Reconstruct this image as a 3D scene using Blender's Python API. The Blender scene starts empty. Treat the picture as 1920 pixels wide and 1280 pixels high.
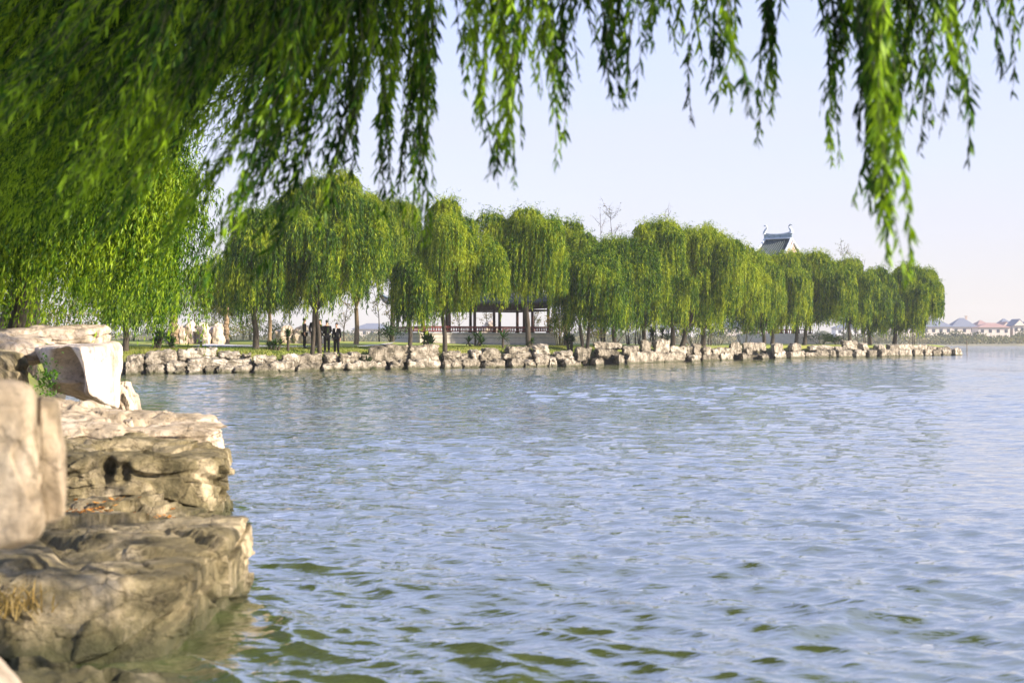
import bpy, bmesh, math, random
import numpy as np
from mathutils import Vector, Matrix

# ------------------------------------------------------------------ camera, world, sun, exposure
SC = bpy.context.scene
COL = SC.collection
F = 1920 * 50.0 / 36.0
H = 1.65
cam_data = bpy.data.cameras.new('camera')
cam = bpy.data.objects.new('camera', cam_data)
COL.objects.link(cam)
cam.location = (0, 0, H)
cam.rotation_euler = (math.pi / 2, 0, 0)
cam_data.lens = 50
cam_data.sensor_width = 36
cam_data.clip_start = 0.1
cam_data.clip_end = 5000
cam_data.dof.use_dof = True
cam_data.dof.focus_distance = 90
cam_data.dof.aperture_fstop = 3.5
SC.camera = cam

SUN_EL, SUN_AZ = 29.0, 111.0      # azimuth clockwise from +Y
world = bpy.data.worlds.new('World')
SC.world = world
world.use_nodes = True
nt = world.node_tree
N, L = nt.nodes, nt.links
bg = N['Background']
sky = N.new('ShaderNodeTexSky')
sky.sky_type = 'NISHITA'
sky.sun_disc = False
sky.sun_elevation = math.radians(SUN_EL)
sky.sun_rotation = math.radians(SUN_AZ)
sky.air_density = 1.0
sky.dust_density = 1.2
# thin high cloud: a pale lavender veil with soft streaks in it
tc = N.new('ShaderNodeTexCoord')
mp = N.new('ShaderNodeMapping'); mp.inputs['Scale'].default_value = (1.6, 1.6, 7.0)
nz = N.new('ShaderNodeTexNoise'); nz.inputs['Scale'].default_value = 1.6; nz.inputs['Detail'].default_value = 5; nz.inputs['Roughness'].default_value = .5
mr = N.new('ShaderNodeMapRange'); mr.inputs['From Min'].default_value = .32; mr.inputs['From Max'].default_value = .72
mr.inputs['To Min'].default_value = .78; mr.inputs['To Max'].default_value = .97
mx = N.new('ShaderNodeMix'); mx.data_type = 'RGBA'
vz = N.new('ShaderNodeSeparateXYZ'); L.new(tc.outputs['Generated'], vz.inputs[0])
ve = N.new('ShaderNodeMapRange'); ve.inputs['From Min'].default_value = 0; ve.inputs['From Max'].default_value = .38; L.new(vz.outputs['Z'], ve.inputs['Value'])
vc = N.new('ShaderNodeMix'); vc.data_type = 'RGBA'; L.new(ve.outputs[0], vc.inputs['Factor'])
vc.inputs['A'].default_value = (4.45, 4.15, 3.95, 1); vc.inputs['B'].default_value = (4.0, 4.65, 6.9, 1)
L.new(vc.outputs['Result'], mx.inputs['B'])
vf = N.new('ShaderNodeMath'); vf.operation = 'MULTIPLY_ADD'; vf.inputs[1].default_value = -.26; L.new(ve.outputs[0], vf.inputs[0])
gn = N.new('ShaderNodeMix'); gn.data_type = 'RGBA'; gn.blend_type = 'MULTIPLY'; gn.inputs['Factor'].default_value = 1
gn.inputs['B'].default_value = (1.3, 1.28, 1.75, 1)
L.new(tc.outputs['Generated'], mp.inputs['Vector']); L.new(mp.outputs[0], nz.inputs['Vector'])
L.new(nz.outputs['Fac'], mr.inputs['Value']); L.new(mr.outputs[0], vf.inputs[2]); L.new(vf.outputs[0], mx.inputs['Factor'])
L.new(sky.outputs[0], gn.inputs['A']); L.new(gn.outputs['Result'], mx.inputs['A'])
L.new(mx.outputs['Result'], bg.inputs['Color'])
bg.inputs['Strength'].default_value = 0.089

sun_data = bpy.data.lights.new('sun', 'SUN')
sun_data.energy = 5.0
sun_data.angle = math.radians(0.6)
sun_data.color = (1.0, 0.86, 0.67)
sun = bpy.data.objects.new('sun', sun_data)
COL.objects.link(sun)
az, el = math.radians(SUN_AZ), math.radians(SUN_EL)
SUN_DIR = Vector((math.sin(az) * math.cos(el), math.cos(az) * math.cos(el), math.sin(el)))
sun.rotation_euler = SUN_DIR.to_track_quat('Z', 'Y').to_euler()

SC.view_settings.view_transform = 'Standard'
SC.view_settings.look = 'None'
SC.view_settings.gamma = 1
SC.view_settings.exposure = 1.13
SC.cycles.max_bounces = 8
SC.cycles.diffuse_bounces = 3
SC.cycles.transmission_bounces = 4
SC.cycles.volume_bounces = 1
SC.cycles.use_denoising = True

# ------------------------------------------------------------------ helpers
def P(px, py, d):
    return Vector(((px - 960) / F * d, d, H - (py - 640) / F * d))

def tag(o, label=None, cat=None, group=None, kind=None):
    if label: o['label'] = label
    if cat: o['category'] = cat
    if group: o['group'] = group
    if kind: o['kind'] = kind
    return o

def empty(name, loc, rz=0):
    o = bpy.data.objects.new(name, None)
    COL.objects.link(o)
    o.location = loc
    o.rotation_euler = (0, 0, rz)
    o.empty_display_size = .3
    return o

def link(name, me, mat, parent=None, loc=None):
    o = bpy.data.objects.new(name, me)
    COL.objects.link(o)
    if mat is not None and not me.materials:
        me.materials.append(mat)
    if parent is not None: o.parent = parent
    if loc is not None: o.location = loc
    return o

def np_mesh(name, verts, faces, smooth=False):
    """verts (n,3), faces (m,k) arrays -> mesh"""
    me = bpy.data.meshes.new(name)
    verts = np.asarray(verts, np.float32); faces = np.asarray(faces, np.int32)
    m, k = faces.shape
    me.vertices.add(len(verts)); me.vertices.foreach_set('co', verts.ravel())
    me.loops.add(m * k); me.loops.foreach_set('vertex_index', faces.ravel())
    me.polygons.add(m)
    me.polygons.foreach_set('loop_start', np.arange(0, m * k, k, dtype=np.int32))
    me.polygons.foreach_set('loop_total', np.full(m, k, np.int32))
    if smooth: me.polygons.foreach_set('use_smooth', np.ones(m, bool))
    me.update(calc_edges=True)
    return me

class MB:
    def __init__(s): s.v, s.f = [], []
    def add(s, v, f):
        b = len(s.v); s.v += [tuple(p) for p in v]; s.f += [tuple(i + b for i in q) for q in f]; return s
    def box(s, c, size, rz=0, taper=1.0):
        sx, sy, sz = [a / 2 for a in size]
        pts = []
        for z, t in ((-sz, 1), (sz, taper)):
            for x, y in ((-sx, -sy), (sx, -sy), (sx, sy), (-sx, sy)):
                x2, y2 = x * t, y * t
                pts.append((c[0] + x2 * math.cos(rz) - y2 * math.sin(rz), c[1] + x2 * math.sin(rz) + y2 * math.cos(rz), c[2] + z))
        return s.add(pts, [(3, 2, 1, 0), (4, 5, 6, 7), (0, 1, 5, 4), (1, 2, 6, 5), (2, 3, 7, 6), (3, 0, 4, 7)])
    def tube(s, pts, rad, sides=8, cap=True):
        pts = [Vector(p) for p in pts]
        if not hasattr(rad, '__len__'): rad = [rad] * len(pts)
        v = []; n = len(pts)
        up = Vector((0.13, 0.21, 1)).normalized()
        for i, p in enumerate(pts):
            t = (pts[min(i + 1, n - 1)] - pts[max(i - 1, 0)])
            t = t.normalized() if t.length > 1e-9 else Vector((0, 0, 1))
            a = t.cross(up)
            if a.length < .15: a = t.cross(Vector((1, 0, 0)))
            a.normalize(); b = t.cross(a)
            for k in range(sides):
                w = 2 * math.pi * k / sides
                v.append(p + (a * math.cos(w) + b * math.sin(w)) * rad[i])
        f = [(i * sides + k, i * sides + (k + 1) % sides, (i + 1) * sides + (k + 1) % sides, (i + 1) * sides + k) for i in range(n - 1) for k in range(sides)]
        if cap: f += [tuple(range(sides)), tuple((n - 1) * sides + k for k in reversed(range(sides)))]
        return s.add(v, f)
    def lathe(s, prof, sides=16, c=(0, 0, 0)):
        v = [(c[0] + r * math.cos(2 * math.pi * k / sides), c[1] + r * math.sin(2 * math.pi * k / sides), c[2] + z) for r, z in prof for k in range(sides)]
        f = [(i * sides + k, i * sides + (k + 1) % sides, (i + 1) * sides + (k + 1) % sides, (i + 1) * sides + k) for i in range(len(prof) - 1) for k in range(sides)]
        f += [tuple(reversed(range(sides))), tuple((len(prof) - 1) * sides + k for k in range(sides))]
        return s.add(v, f)
    def mesh(s, name, smooth=False):
        me = bpy.data.meshes.new(name); me.from_pydata(s.v, [], s.f); me.update()
        if smooth:
            me.polygons.foreach_set('use_smooth', np.ones(len(me.polygons), bool))
        return me
    def build(s, name, mat, parent=None, smooth=False, loc=None):
        return link(name, s.mesh(name, smooth), mat, parent, loc)

# --- vectorised gradient noise
def _h(ix, iy, iz, s):
    n = (ix * 374761393 + iy * 668265263 + iz * 2147483647 + s * 1274126177) & 0xffffffff
    n = ((n ^ (n >> 13)) * 1274126177) & 0xffffffff
    return ((n ^ (n >> 16)) & 0xffff) / 65535.0
def vnoise(p, seed=0):
    p = np.asarray(p, np.float64)
    i = np.floor(p).astype(np.int64); f = p - i; u = f * f * f * (f * (f * 6 - 15) + 10)
    r = 0
    for dx in (0, 1):
        for dy in (0, 1):
            for dz in (0, 1):
                w = (u[:, 0] if dx else 1 - u[:, 0]) * (u[:, 1] if dy else 1 - u[:, 1]) * (u[:, 2] if dz else 1 - u[:, 2])
                r = r + w * _h(i[:, 0] + dx, i[:, 1] + dy, i[:, 2] + dz, seed)
    return r * 2 - 1
def fbm(p, seed=0, octv=4, gain=.5):
    p = np.asarray(p, float); r = 0; a = 1
    for o in range(octv):
        r = r + a * vnoise(p * (2 ** o) + o * 17.3, seed + o); a *= gain
    return r

# ------------------------------------------------------------------ materials
def mat_base(name):
    m = bpy.data.materials.new(name); m.use_nodes = True
    return m, m.node_tree, m.node_tree.nodes['Principled BSDF']
def noise(t, scale, detail=4, rough=.55, vec=None, dist=0):
    n = t.nodes.new('ShaderNodeTexNoise'); n.inputs['Scale'].default_value = scale; n.inputs['Detail'].default_value = detail
    n.inputs['Roughness'].default_value = rough; n.inputs['Distortion'].default_value = dist
    if vec is not None: t.links.new(vec, n.inputs['Vector'])
    return n
def ramp(t, src, stops):
    r = t.nodes.new('ShaderNodeValToRGB'); e = r.color_ramp.elements
    while len(e) > 1: e.remove(e[-1])
    e[0].position = stops[0][0]; e[0].color = (*stops[0][1], 1)
    for p, c in stops[1:]:
        x = e.new(p); x.color = (*c, 1)
    t.links.new(src, r.inputs['Fac']); return r
def mix(t, a, b, fac, mode='MIX'):
    n = t.nodes.new('ShaderNodeMix'); n.data_type = 'RGBA'; n.blend_type = mode
    for s, v in (('Factor', fac), ('A', a), ('B', b)):
        if hasattr(v, 'links'): t.links.new(v, n.inputs[s])
        elif s == 'Factor': n.inputs[s].default_value = v
        else: n.inputs[s].default_value = (*v, 1)
    return n.outputs['Result']
def bump(t, h, dist, strength=1, normal=None):
    b = t.nodes.new('ShaderNodeBump'); b.inputs['Distance'].default_value = dist; b.inputs['Strength'].default_value = strength
    t.links.new(h, b.inputs['Height'])
    if normal is not None: t.links.new(normal, b.inputs['Normal'])
    return b.outputs['Normal']
def plain(name, col, rough=.7, metal=0, var=.25, scale=6):
    m, t, b = mat_base(name)
    tcn = t.nodes.new('ShaderNodeTexCoord')
    n = noise(t, scale, 5, .6, tcn.outputs['Object'])
    r = ramp(t, n.outputs['Fac'], [(.3, tuple(c * (1 - var) for c in col)), (.7, tuple(min(1, c * (1 + var)) for c in col))])
    t.links.new(r.outputs[0], b.inputs['Base Color'])
    b.inputs['Roughness'].default_value = rough; b.inputs['Metallic'].default_value = metal
    t.links.new(bump(t, n.outputs['Fac'], .01, .4), b.inputs['Normal'])
    return m

def rock_material(name, light, mid, dark, scale=1.0, bumpd=.03, amount=.5, streak=True, wet=True):
    m, t, b = mat_base(name)
    oi = t.nodes.new('ShaderNodeObjectInfo')
    tcn = t.nodes.new('ShaderNodeTexCoord'); geo = t.nodes.new('ShaderNodeNewGeometry')
    vec = geo.outputs['Position']
    n1 = noise(t, 1.7 * scale, 8, .62, vec, .4)
    n2 = noise(t, 13 * scale, 10, .75, vec, .3)
    mp = t.nodes.new('ShaderNodeMapping'); mp.inputs['Scale'].default_value = (6 * scale, 6 * scale, .9 * scale) ; t.links.new(vec, mp.inputs['Vector'])
    n3 = noise(t, 1.0, 6, .6, mp.outputs[0], .6)
    r = ramp(t, n1.outputs['Fac'], [(.34 - .1 * (1 - amount), dark), (.47, mid), (.60, light)])
    c = r.outputs[0]
    r2 = ramp(t, n2.outputs['Fac'], [(.34, (.34, .33, .29)), (.48, (.95, .95, .95)), (.68, (1.22, 1.2, 1.14))])
    c = mix(t, c, r2.outputs[0], .75, 'MULTIPLY')
    if streak:
        r3 = ramp(t, n3.outputs['Fac'], [(.38, (.42, .40, .33)), (.50, (1, 1, 1))])
        c = mix(t, c, r3.outputs[0], .7, 'MULTIPLY')
    c = mix(t, c, ramp(t, oi.outputs['Random'], [(0, (.42, .40, .34)), (.5, (.85, .82, .78)), (1, (1.12, 1.1, 1.08))]).outputs[0], .8 if name == 'bank rock' else 0, 'MULTIPLY')
    # weathered brown-olive lichen on the level tops
    sep = t.nodes.new('ShaderNodeSeparateXYZ'); t.links.new(geo.outputs['Normal'], sep.inputs[0])
    tm = t.nodes.new('ShaderNodeMapRange'); tm.inputs['From Min'].default_value = .55; tm.inputs['From Max'].default_value = .95
    t.links.new(sep.outputs['Z'], tm.inputs['Value'])
    n4 = noise(t, 3.2 * scale, 6, .65, vec, .3)
    tn = ramp(t, n4.outputs['Fac'], [(.38, (0, 0, 0)), (.6, (1, 1, 1))])
    mm = t.nodes.new('ShaderNodeMath'); mm.operation = 'MULTIPLY'; t.links.new(tm.outputs[0], mm.inputs[0]); t.links.new(tn.outputs[0], mm.inputs[1])
    m2 = t.nodes.new('ShaderNodeMath'); m2.operation = 'MULTIPLY'; m2.inputs[1].default_value = .8 * amount; t.links.new(mm.outputs[0], m2.inputs[0])
    c = mix(t, c, tuple(x * .75 for x in mid), m2.outputs[0])
    # cracks
    vo = t.nodes.new('ShaderNodeTexVoronoi'); vo.feature = 'DISTANCE_TO_EDGE'; vo.inputs['Scale'].default_value = 1.6 * scale
    wv = mix(t, (0, 0, 0), n1.outputs['Color'], .55, 'ADD')
    va = t.nodes.new('ShaderNodeVectorMath'); va.operation = 'ADD'; t.links.new(vec, va.inputs[0]); t.links.new(wv, va.inputs[1])
    t.links.new(va.outputs[0], vo.inputs['Vector'])
    cr = ramp(t, vo.outputs['Distance'], [(0.0, (.25, .22, .17)), (.018, (1, 1, 1))])
    c = mix(t, c, cr.outputs[0], .55, 'MULTIPLY')
    if wet:   # dark algae band at the water line
        sp = t.nodes.new('ShaderNodeSeparateXYZ'); t.links.new(vec, sp.inputs[0])
        wl = t.nodes.new('ShaderNodeMapRange'); wl.inputs['From Min'].default_value = .05; wl.inputs['From Max'].default_value = .24
        wl.inputs['To Min'].default_value = .85; wl.inputs['To Max'].default_value = 0
        ad = t.nodes.new('ShaderNodeMath'); ad.operation = 'MULTIPLY_ADD'; ad.inputs[1].default_value = -.25
        t.links.new(n4.outputs['Fac'], ad.inputs[0]); t.links.new(sp.outputs['Z'], ad.inputs[2])
        ad2 = t.nodes.new('ShaderNodeMath'); ad2.operation = 'ADD'; ad2.inputs[1].default_value = .12; t.links.new(ad.outputs[0], ad2.inputs[0])
        t.links.new(ad2.outputs[0], wl.inputs['Value'])
        c = mix(t, c, (.045, .05, .02), wl.outputs[0])
    t.links.new(c, b.inputs['Base Color'])
    b.inputs['Roughness'].default_value = .85
    b.inputs['Specular IOR Level'].default_value = .3
    nb = bump(t, n1.outputs['Fac'], bumpd * 2, .9)
    nb = bump(t, n2.outputs['Fac'], bumpd * 1.1, 1.0, nb)
    nb = bump(t, cr.outputs[0], bumpd * .4, .6, nb)
    t.links.new(nb, b.inputs['Normal'])
    return m

def leaf_material(name, c1, c2, c3, trans=.4, scale=.5, tcol=1.0):
    """c1 darkest, c2 common, c3 yellowish; varies per leaf, per clump and per tree"""
    m, t, b = mat_base(name)
    t.nodes.remove(b)
    out = t.nodes['Material Output']
    geo = t.nodes.new('ShaderNodeNewGeometry'); oi = t.nodes.new('ShaderNodeObjectInfo')
    tcn = t.nodes.new('ShaderNodeTexCoord')
    n = noise(t, scale, 3, .6, tcn.outputs['Object'])
    a = t.nodes.new('ShaderNodeMath'); a.operation = 'MULTIPLY_ADD'; a.inputs[1].default_value = .36; t.links.new(geo.outputs['Random Per Island'], a.inputs[0])
    mpv = t.nodes.new('ShaderNodeMapping'); mpv.inputs['Scale'].default_value = (scale * 9, scale * 9, scale * 1.1); t.links.new(tcn.outputs['Object'], mpv.inputs[0])
    nv = noise(t, 1, 2, .5, mpv.outputs[0])
    av = t.nodes.new('ShaderNodeMath'); av.operation = 'ADD'; t.links.new(n.outputs['Fac'], av.inputs[0]); t.links.new(nv.outputs['Fac'], av.inputs[1])
    ns = t.nodes.new('ShaderNodeMath'); ns.operation = 'MULTIPLY_ADD'; ns.inputs[1].default_value = 1.35; ns.inputs[2].default_value = -.82; t.links.new(av.outputs[0], ns.inputs[0]); t.links.new(ns.outputs[0], a.inputs[2])
    a2 = t.nodes.new('ShaderNodeMath'); a2.operation = 'MULTIPLY_ADD'; a2.inputs[1].default_value = .16; t.links.new(oi.outputs['Random'], a2.inputs[0]); t.links.new(a.outputs[0], a2.inputs[2])
    r = ramp(t, a2.outputs[0], [(.48, c1), (.74, c2), (.98, c3)])
    d = t.nodes.new('ShaderNodeBsdfDiffuse'); t.links.new(r.outputs[0], d.inputs['Color'])
    tr = t.nodes.new('ShaderNodeBsdfTranslucent')
    tcx = mix(t, r.outputs[0], (1.25 * tcol, 1.15 * tcol, .5 * tcol), 1, 'MULTIPLY'); t.links.new(tcx, tr.inputs['Color'])
    ms = t.nodes.new('ShaderNodeMixShader'); ms.inputs[0].default_value = trans
    t.links.new(d.outputs[0], ms.inputs[1]); t.links.new(tr.outputs[0], ms.inputs[2])
    gl = t.nodes.new('ShaderNodeBsdfGlossy'); gl.inputs['Roughness'].default_value = .45; gl.inputs['Color'].default_value = (.8, .85, .8, 1)
    ms2 = t.nodes.new('ShaderNodeMixShader'); ms2.inputs[0].default_value = .012
    t.links.new(ms.outputs[0], ms2.inputs[1]); t.links.new(gl.outputs[0], ms2.inputs[2])
    t.links.new(ms2.outputs[0], out.inputs['Surface'])
    return m

def bark_material(name, col):
    m, t, b = mat_base(name)
    tcn = t.nodes.new('ShaderNodeTexCoord')
    mp = t.nodes.new('ShaderNodeMapping'); mp.inputs['Scale'].default_value = (14, 14, 3); t.links.new(tcn.outputs['Object'], mp.inputs[0])
    n = noise(t, 1, 6, .7, mp.outputs[0], .5)
    r = ramp(t, n.outputs['Fac'], [(.35, tuple(c * .5 for c in col)), (.65, tuple(c * 1.35 for c in col))])
    t.links.new(r.outputs[0], b.inputs['Base Color']); b.inputs['Roughness'].default_value = .9
    t.links.new(bump(t, n.outputs['Fac'], .03, .9), b.inputs['Normal'])
    return m

M = {}
M['rock_near'] = rock_material('limestone near', (.52, .44, .30), (.23, .195, .11), (.06, .052, .025), 1.2, .035, .9)
M['rock_pale'] = rock_material('limestone pale', (.66, .56, .46), (.48, .40, .31), (.20, .165, .11), 1.0, .02, .25)
M['rock_white_end'] = rock_material('limestone white', (.80, .72, .66), (.64, .54, .45), (.30, .24, .17), 1.1, .015, .6, streak=False)
M['rock_tall'] = rock_material('limestone tall', (.50, .42, .31), (.36, .29, .20), (.13, .105, .065), 1.2, .02, .4)
M['rock_bank'] = rock_material('bank rock', (.50, .46, .395), (.26, .235, .19), (.05, .046, .03), 1.1, .06, .8)
M['rock_white'] = rock_material('garden rock', (.74, .65, .56), (.60, .50, .41), (.32, .25, .18), .8, .05, .15, wet=False)
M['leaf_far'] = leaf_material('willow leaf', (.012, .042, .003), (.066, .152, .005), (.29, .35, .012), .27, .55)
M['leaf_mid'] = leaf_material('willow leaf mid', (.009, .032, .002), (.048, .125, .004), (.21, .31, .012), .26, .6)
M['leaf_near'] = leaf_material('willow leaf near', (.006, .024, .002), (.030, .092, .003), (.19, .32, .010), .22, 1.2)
M['leaf_dark'] = leaf_material('palm leaf', (.012, .035, .010), (.022, .06, .014), (.05, .10, .02), .15, 1)
M['leaf_shrub'] = leaf_material('shrub leaf', (.03, .06, .012), (.07, .12, .02), (.20, .17, .05), .3, .8)
M['leaf_sparse'] = leaf_material('sparse leaf', (.05, .07, .02), (.11, .13, .035), (.24, .17, .07), .3, .8)
M['leaf_small'] = leaf_material('small plant leaf', (.03, .09, .01), (.06, .17, .015), (.12, .25, .02), .3, 3)
M['leaf_fallen'] = leaf_material('fallen leaf', (.25, .10, .03), (.45, .19, .05), (.62, .34, .10), .2, 3)
M['straw'] = leaf_material('dry grass', (.20, .14, .04), (.34, .24, .08), (.45, .34, .14), .3, 3)
M['bark'] = bark_material('willow bark', (.060, .048, .034))
M['bark_light'] = bark_material('light bark', (.24, .17, .10))
M['bark_palm'] = bark_material('palm bark', (.30, .21, .13))
M['twig'] = plain('twig', (.05, .055, .018), .8)
M['suit'] = plain('dark suit cloth', (.005, .005, .006), .9)
M['suit'].node_tree.nodes['Principled BSDF'].inputs['Specular IOR Level'].default_value = .1
M['skin'] = plain('skin', (.42, .24, .16), .6, var=.08)
M['hair'] = plain('black hair', (.012, .01, .009), .5)
M['shirt'] = plain('white shirt', (.75, .74, .72), .8, var=.05)
M['shoe'] = plain('black leather', (.008, .008, .008), .35)
M['tile'] = plain('grey roof tile', (.05, .055, .058), .7)
M['tile_teal'] = plain('dark teal tile', (.03, .055, .06), .5)
M['ridge'] = plain('pale plastered ridge', (.42, .47, .52), .7, var=.2, scale=3)
M['ridge_carved'] = plain('carved ridge', (.20, .27, .32), .7, var=.6, scale=7)
M['gable'] = plain('pinkish gable board', (.44, .34, .29), .7)
M['col_dark'] = plain('dark red lacquer column', (.045, .016, .012), .4)
M['red'] = plain('red lacquer rail', (.17, .022, .014), .6)
M['beam'] = plain('dark beam', (.03, .016, .012), .6)
M['plinth'] = plain('pale stone plinth', (.56, .50, .42), .8, var=.12, scale=3)
M['plinth_cap'] = plain('grey stone cap', (.36, .34, .31), .8)
M['black'] = plain('black metal', (.015, .015, .016), .4)
M['white_paint'] = plain('white painted metal', (.7, .7, .7), .5, var=.05)
M['wood'] = plain('weathered wood', (.16, .12, .08), .8)
M['house_wall'] = plain('cream render', (.62, .55, .48), .9, var=.06)  # villa walls and roofs kept pale, putting some distance haze into the colour
M['house_white'] = plain('white render', (.75, .73, .72), .9, var=.05)
M['house_window'] = plain('dark window glass', (.05, .06, .08), .1)
M['roof_blue'] = plain('blue grey roof tile', (.12, .14, .19), .7)
M['roof_red'] = plain('red roof tile', (.27, .17, .15), .7)  # dulled red, part of the distance haze is in the colour
M['chimney'] = plain('chimney brick', (.45, .36, .3), .8)

# ------------------------------------------------------------------ land outline
SHORE_PX = [(222, 68), (240, 70), (500, 74.6), (640, 80), (850, 86), (1080, 93.6), (1200, 107), (1400, 126), (1490, 142), (1600, 148), (1700, 158), (1808, 169)]
def shore_d(px):
    xs = [a for a, b in SHORE_PX]; ys = [b for a, b in SHORE_PX]
    return float(np.interp(px, xs, ys))
near_shore = [(-1.35, -12), (-1.5, 2.5), (-1.95, 6.5), (-1.95, 9.3), (-3.0, 12), (-3.3, 14.5), (-5.4, 17), (-5.9, 21), (-9.5, 32), (-15, 50), (-18.8, 66)]
isl = [((px - 960) / F * (d + .5), d + .5) for px, d in SHORE_PX[1:]]
back = [(54, 176), (46, 185), (30, 182), (12, 165), (4, 152), (-6, 140), (-25, 132), (-60, 128), (-95, 120), (-95, -12)]
LAND = np.array(near_shore + isl + back)
def seg_dist(pts, poly):
    best = np.full(len(pts), 1e9); inside = np.zeros(len(pts), bool)
    n = len(poly)
    for i in range(n):
        a = poly[i]; b = poly[(i + 1) % n]; ab = b - a
        t = np.clip(((pts - a) @ ab) / (ab @ ab + 1e-12), 0, 1)
        d = np.linalg.norm(pts - (a + t[:, None] * ab), axis=1); best = np.minimum(best, d)
        c = ((a[1] > pts[:, 1]) != (b[1] > pts[:, 1]))
        with np.errstate(divide='ignore', invalid='ignore'):
            xi = a[0] + (pts[:, 1] - a[1]) * ab[0] / (ab[1] if ab[1] != 0 else 1e-9)
        inside ^= c & (pts[:, 0] < xi)
    return np.where(inside, best, -best)
def land_z(pts):
    pts = np.asarray(pts, float).reshape(-1, 2)
    s = seg_dist(pts, LAND)
    rise = np.interp(s, [-3, -.2, .5, 1.4, 3, 12, 34, 60], [-1.5, -1.0, -.1, .95, 1.22, 1.36, 1.95, 2.1])
    # near bank (rock shelves at the camera) stays low beside the water
    near = np.interp(pts[:, 1], [8, 24], [1, 0])
    low = np.interp(s, [-3, 0, 1.2, 2.5, 4, 8], [-1.5, -1.0, -.3, .2, .8, 1.45])
    z = rise * (1 - near) + low * near
    p3 = np.c_[pts * .12, np.zeros(len(pts))]
    return z + np.where(s > 1.5, .07 * fbm(p3, 5, 3), 0)
def gz(x, y): return float(land_z([(x, y)])[0])

def build_land():
    xs = np.arange(-95, 60.1, .8); ys = np.arange(-12, 190.1, .8)
    gx, gy = np.meshgrid(xs, ys); pts = np.c_[gx.ravel(), gy.ravel()]
    z = land_z(pts)
    nx, ny = len(xs), len(ys)
    i = np.arange(ny - 1)[:, None] * nx + np.arange(nx - 1)[None, :]
    f = np.stack([i, i + 1, i + 1 + nx, i + nx], -1).reshape(-1, 4)
    keep = (z[f] > -1.4).any(1)
    me = np_mesh('lawn', np.c_[pts, z], f[keep], True)
    m, t, b = mat_base('lawn')
    geo = t.nodes.new('ShaderNodeNewGeometry')
    n1 = noise(t, .25, 5, .6, geo.outputs['Position']); n2 = noise(t, 6, 6, .7, geo.outputs['Position'])
    c = ramp(t, n1.outputs['Fac'], [(.35, (.13, .19, .025)), (.55, (.25, .28, .045)), (.75, (.38, .34, .09))]).outputs[0]
    c = mix(t, c, ramp(t, n2.outputs['Fac'], [(.3, (.55, .6, .5)), (.6, (1.1, 1.1, 1))]).outputs[0], .7, 'MULTIPLY')
    sep = t.nodes.new('ShaderNodeSeparateXYZ'); t.links.new(geo.outputs['Normal'], sep.inputs[0])
    st = ramp(t, sep.outputs['Z'], [(.75, (1, 1, 1)), (.93, (0, 0, 0))])
    c = mix(t, c, (.06, .05, .03), st.outputs[0])
    t.links.new(c, b.inputs['Base Color']); b.inputs['Roughness'].default_value = .95
    t.links.new(bump(t, n2.outputs['Fac'], .05, .8), b.inputs['Normal'])
    o = link('ground', me, m); tag(o, kind='structure')
build_land()

def build_path():
    pts = [P(372, 640, 88), P(440, 640, 86.5), P(520, 640, 86), P(640, 640, 90), P(700, 640, 98), P(740, 640, 106)]
    pl = []
    for i in range(len(pts) - 1):
        for k in range(10): pl.append(pts[i].lerp(pts[i + 1], k / 10))
    v, f = [], []
    for i, p in enumerate(pl):
        for j in range(5):
            y = p.y + (j - 2) * 1.1
            v.append((p.x, y, gz(p.x, y) + .045))
    for i in range(len(pl) - 1):
        for j in range(4):
            a = i * 5 + j; f.append((a, a + 5, a + 6, a + 1))
    me = np_mesh('path', np.array(v), np.array(f), True)
    tag(link('path', me, plain('path paving', (.42, .41, .42), .9, var=.1, scale=2)), kind='structure')
build_path()

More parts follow.
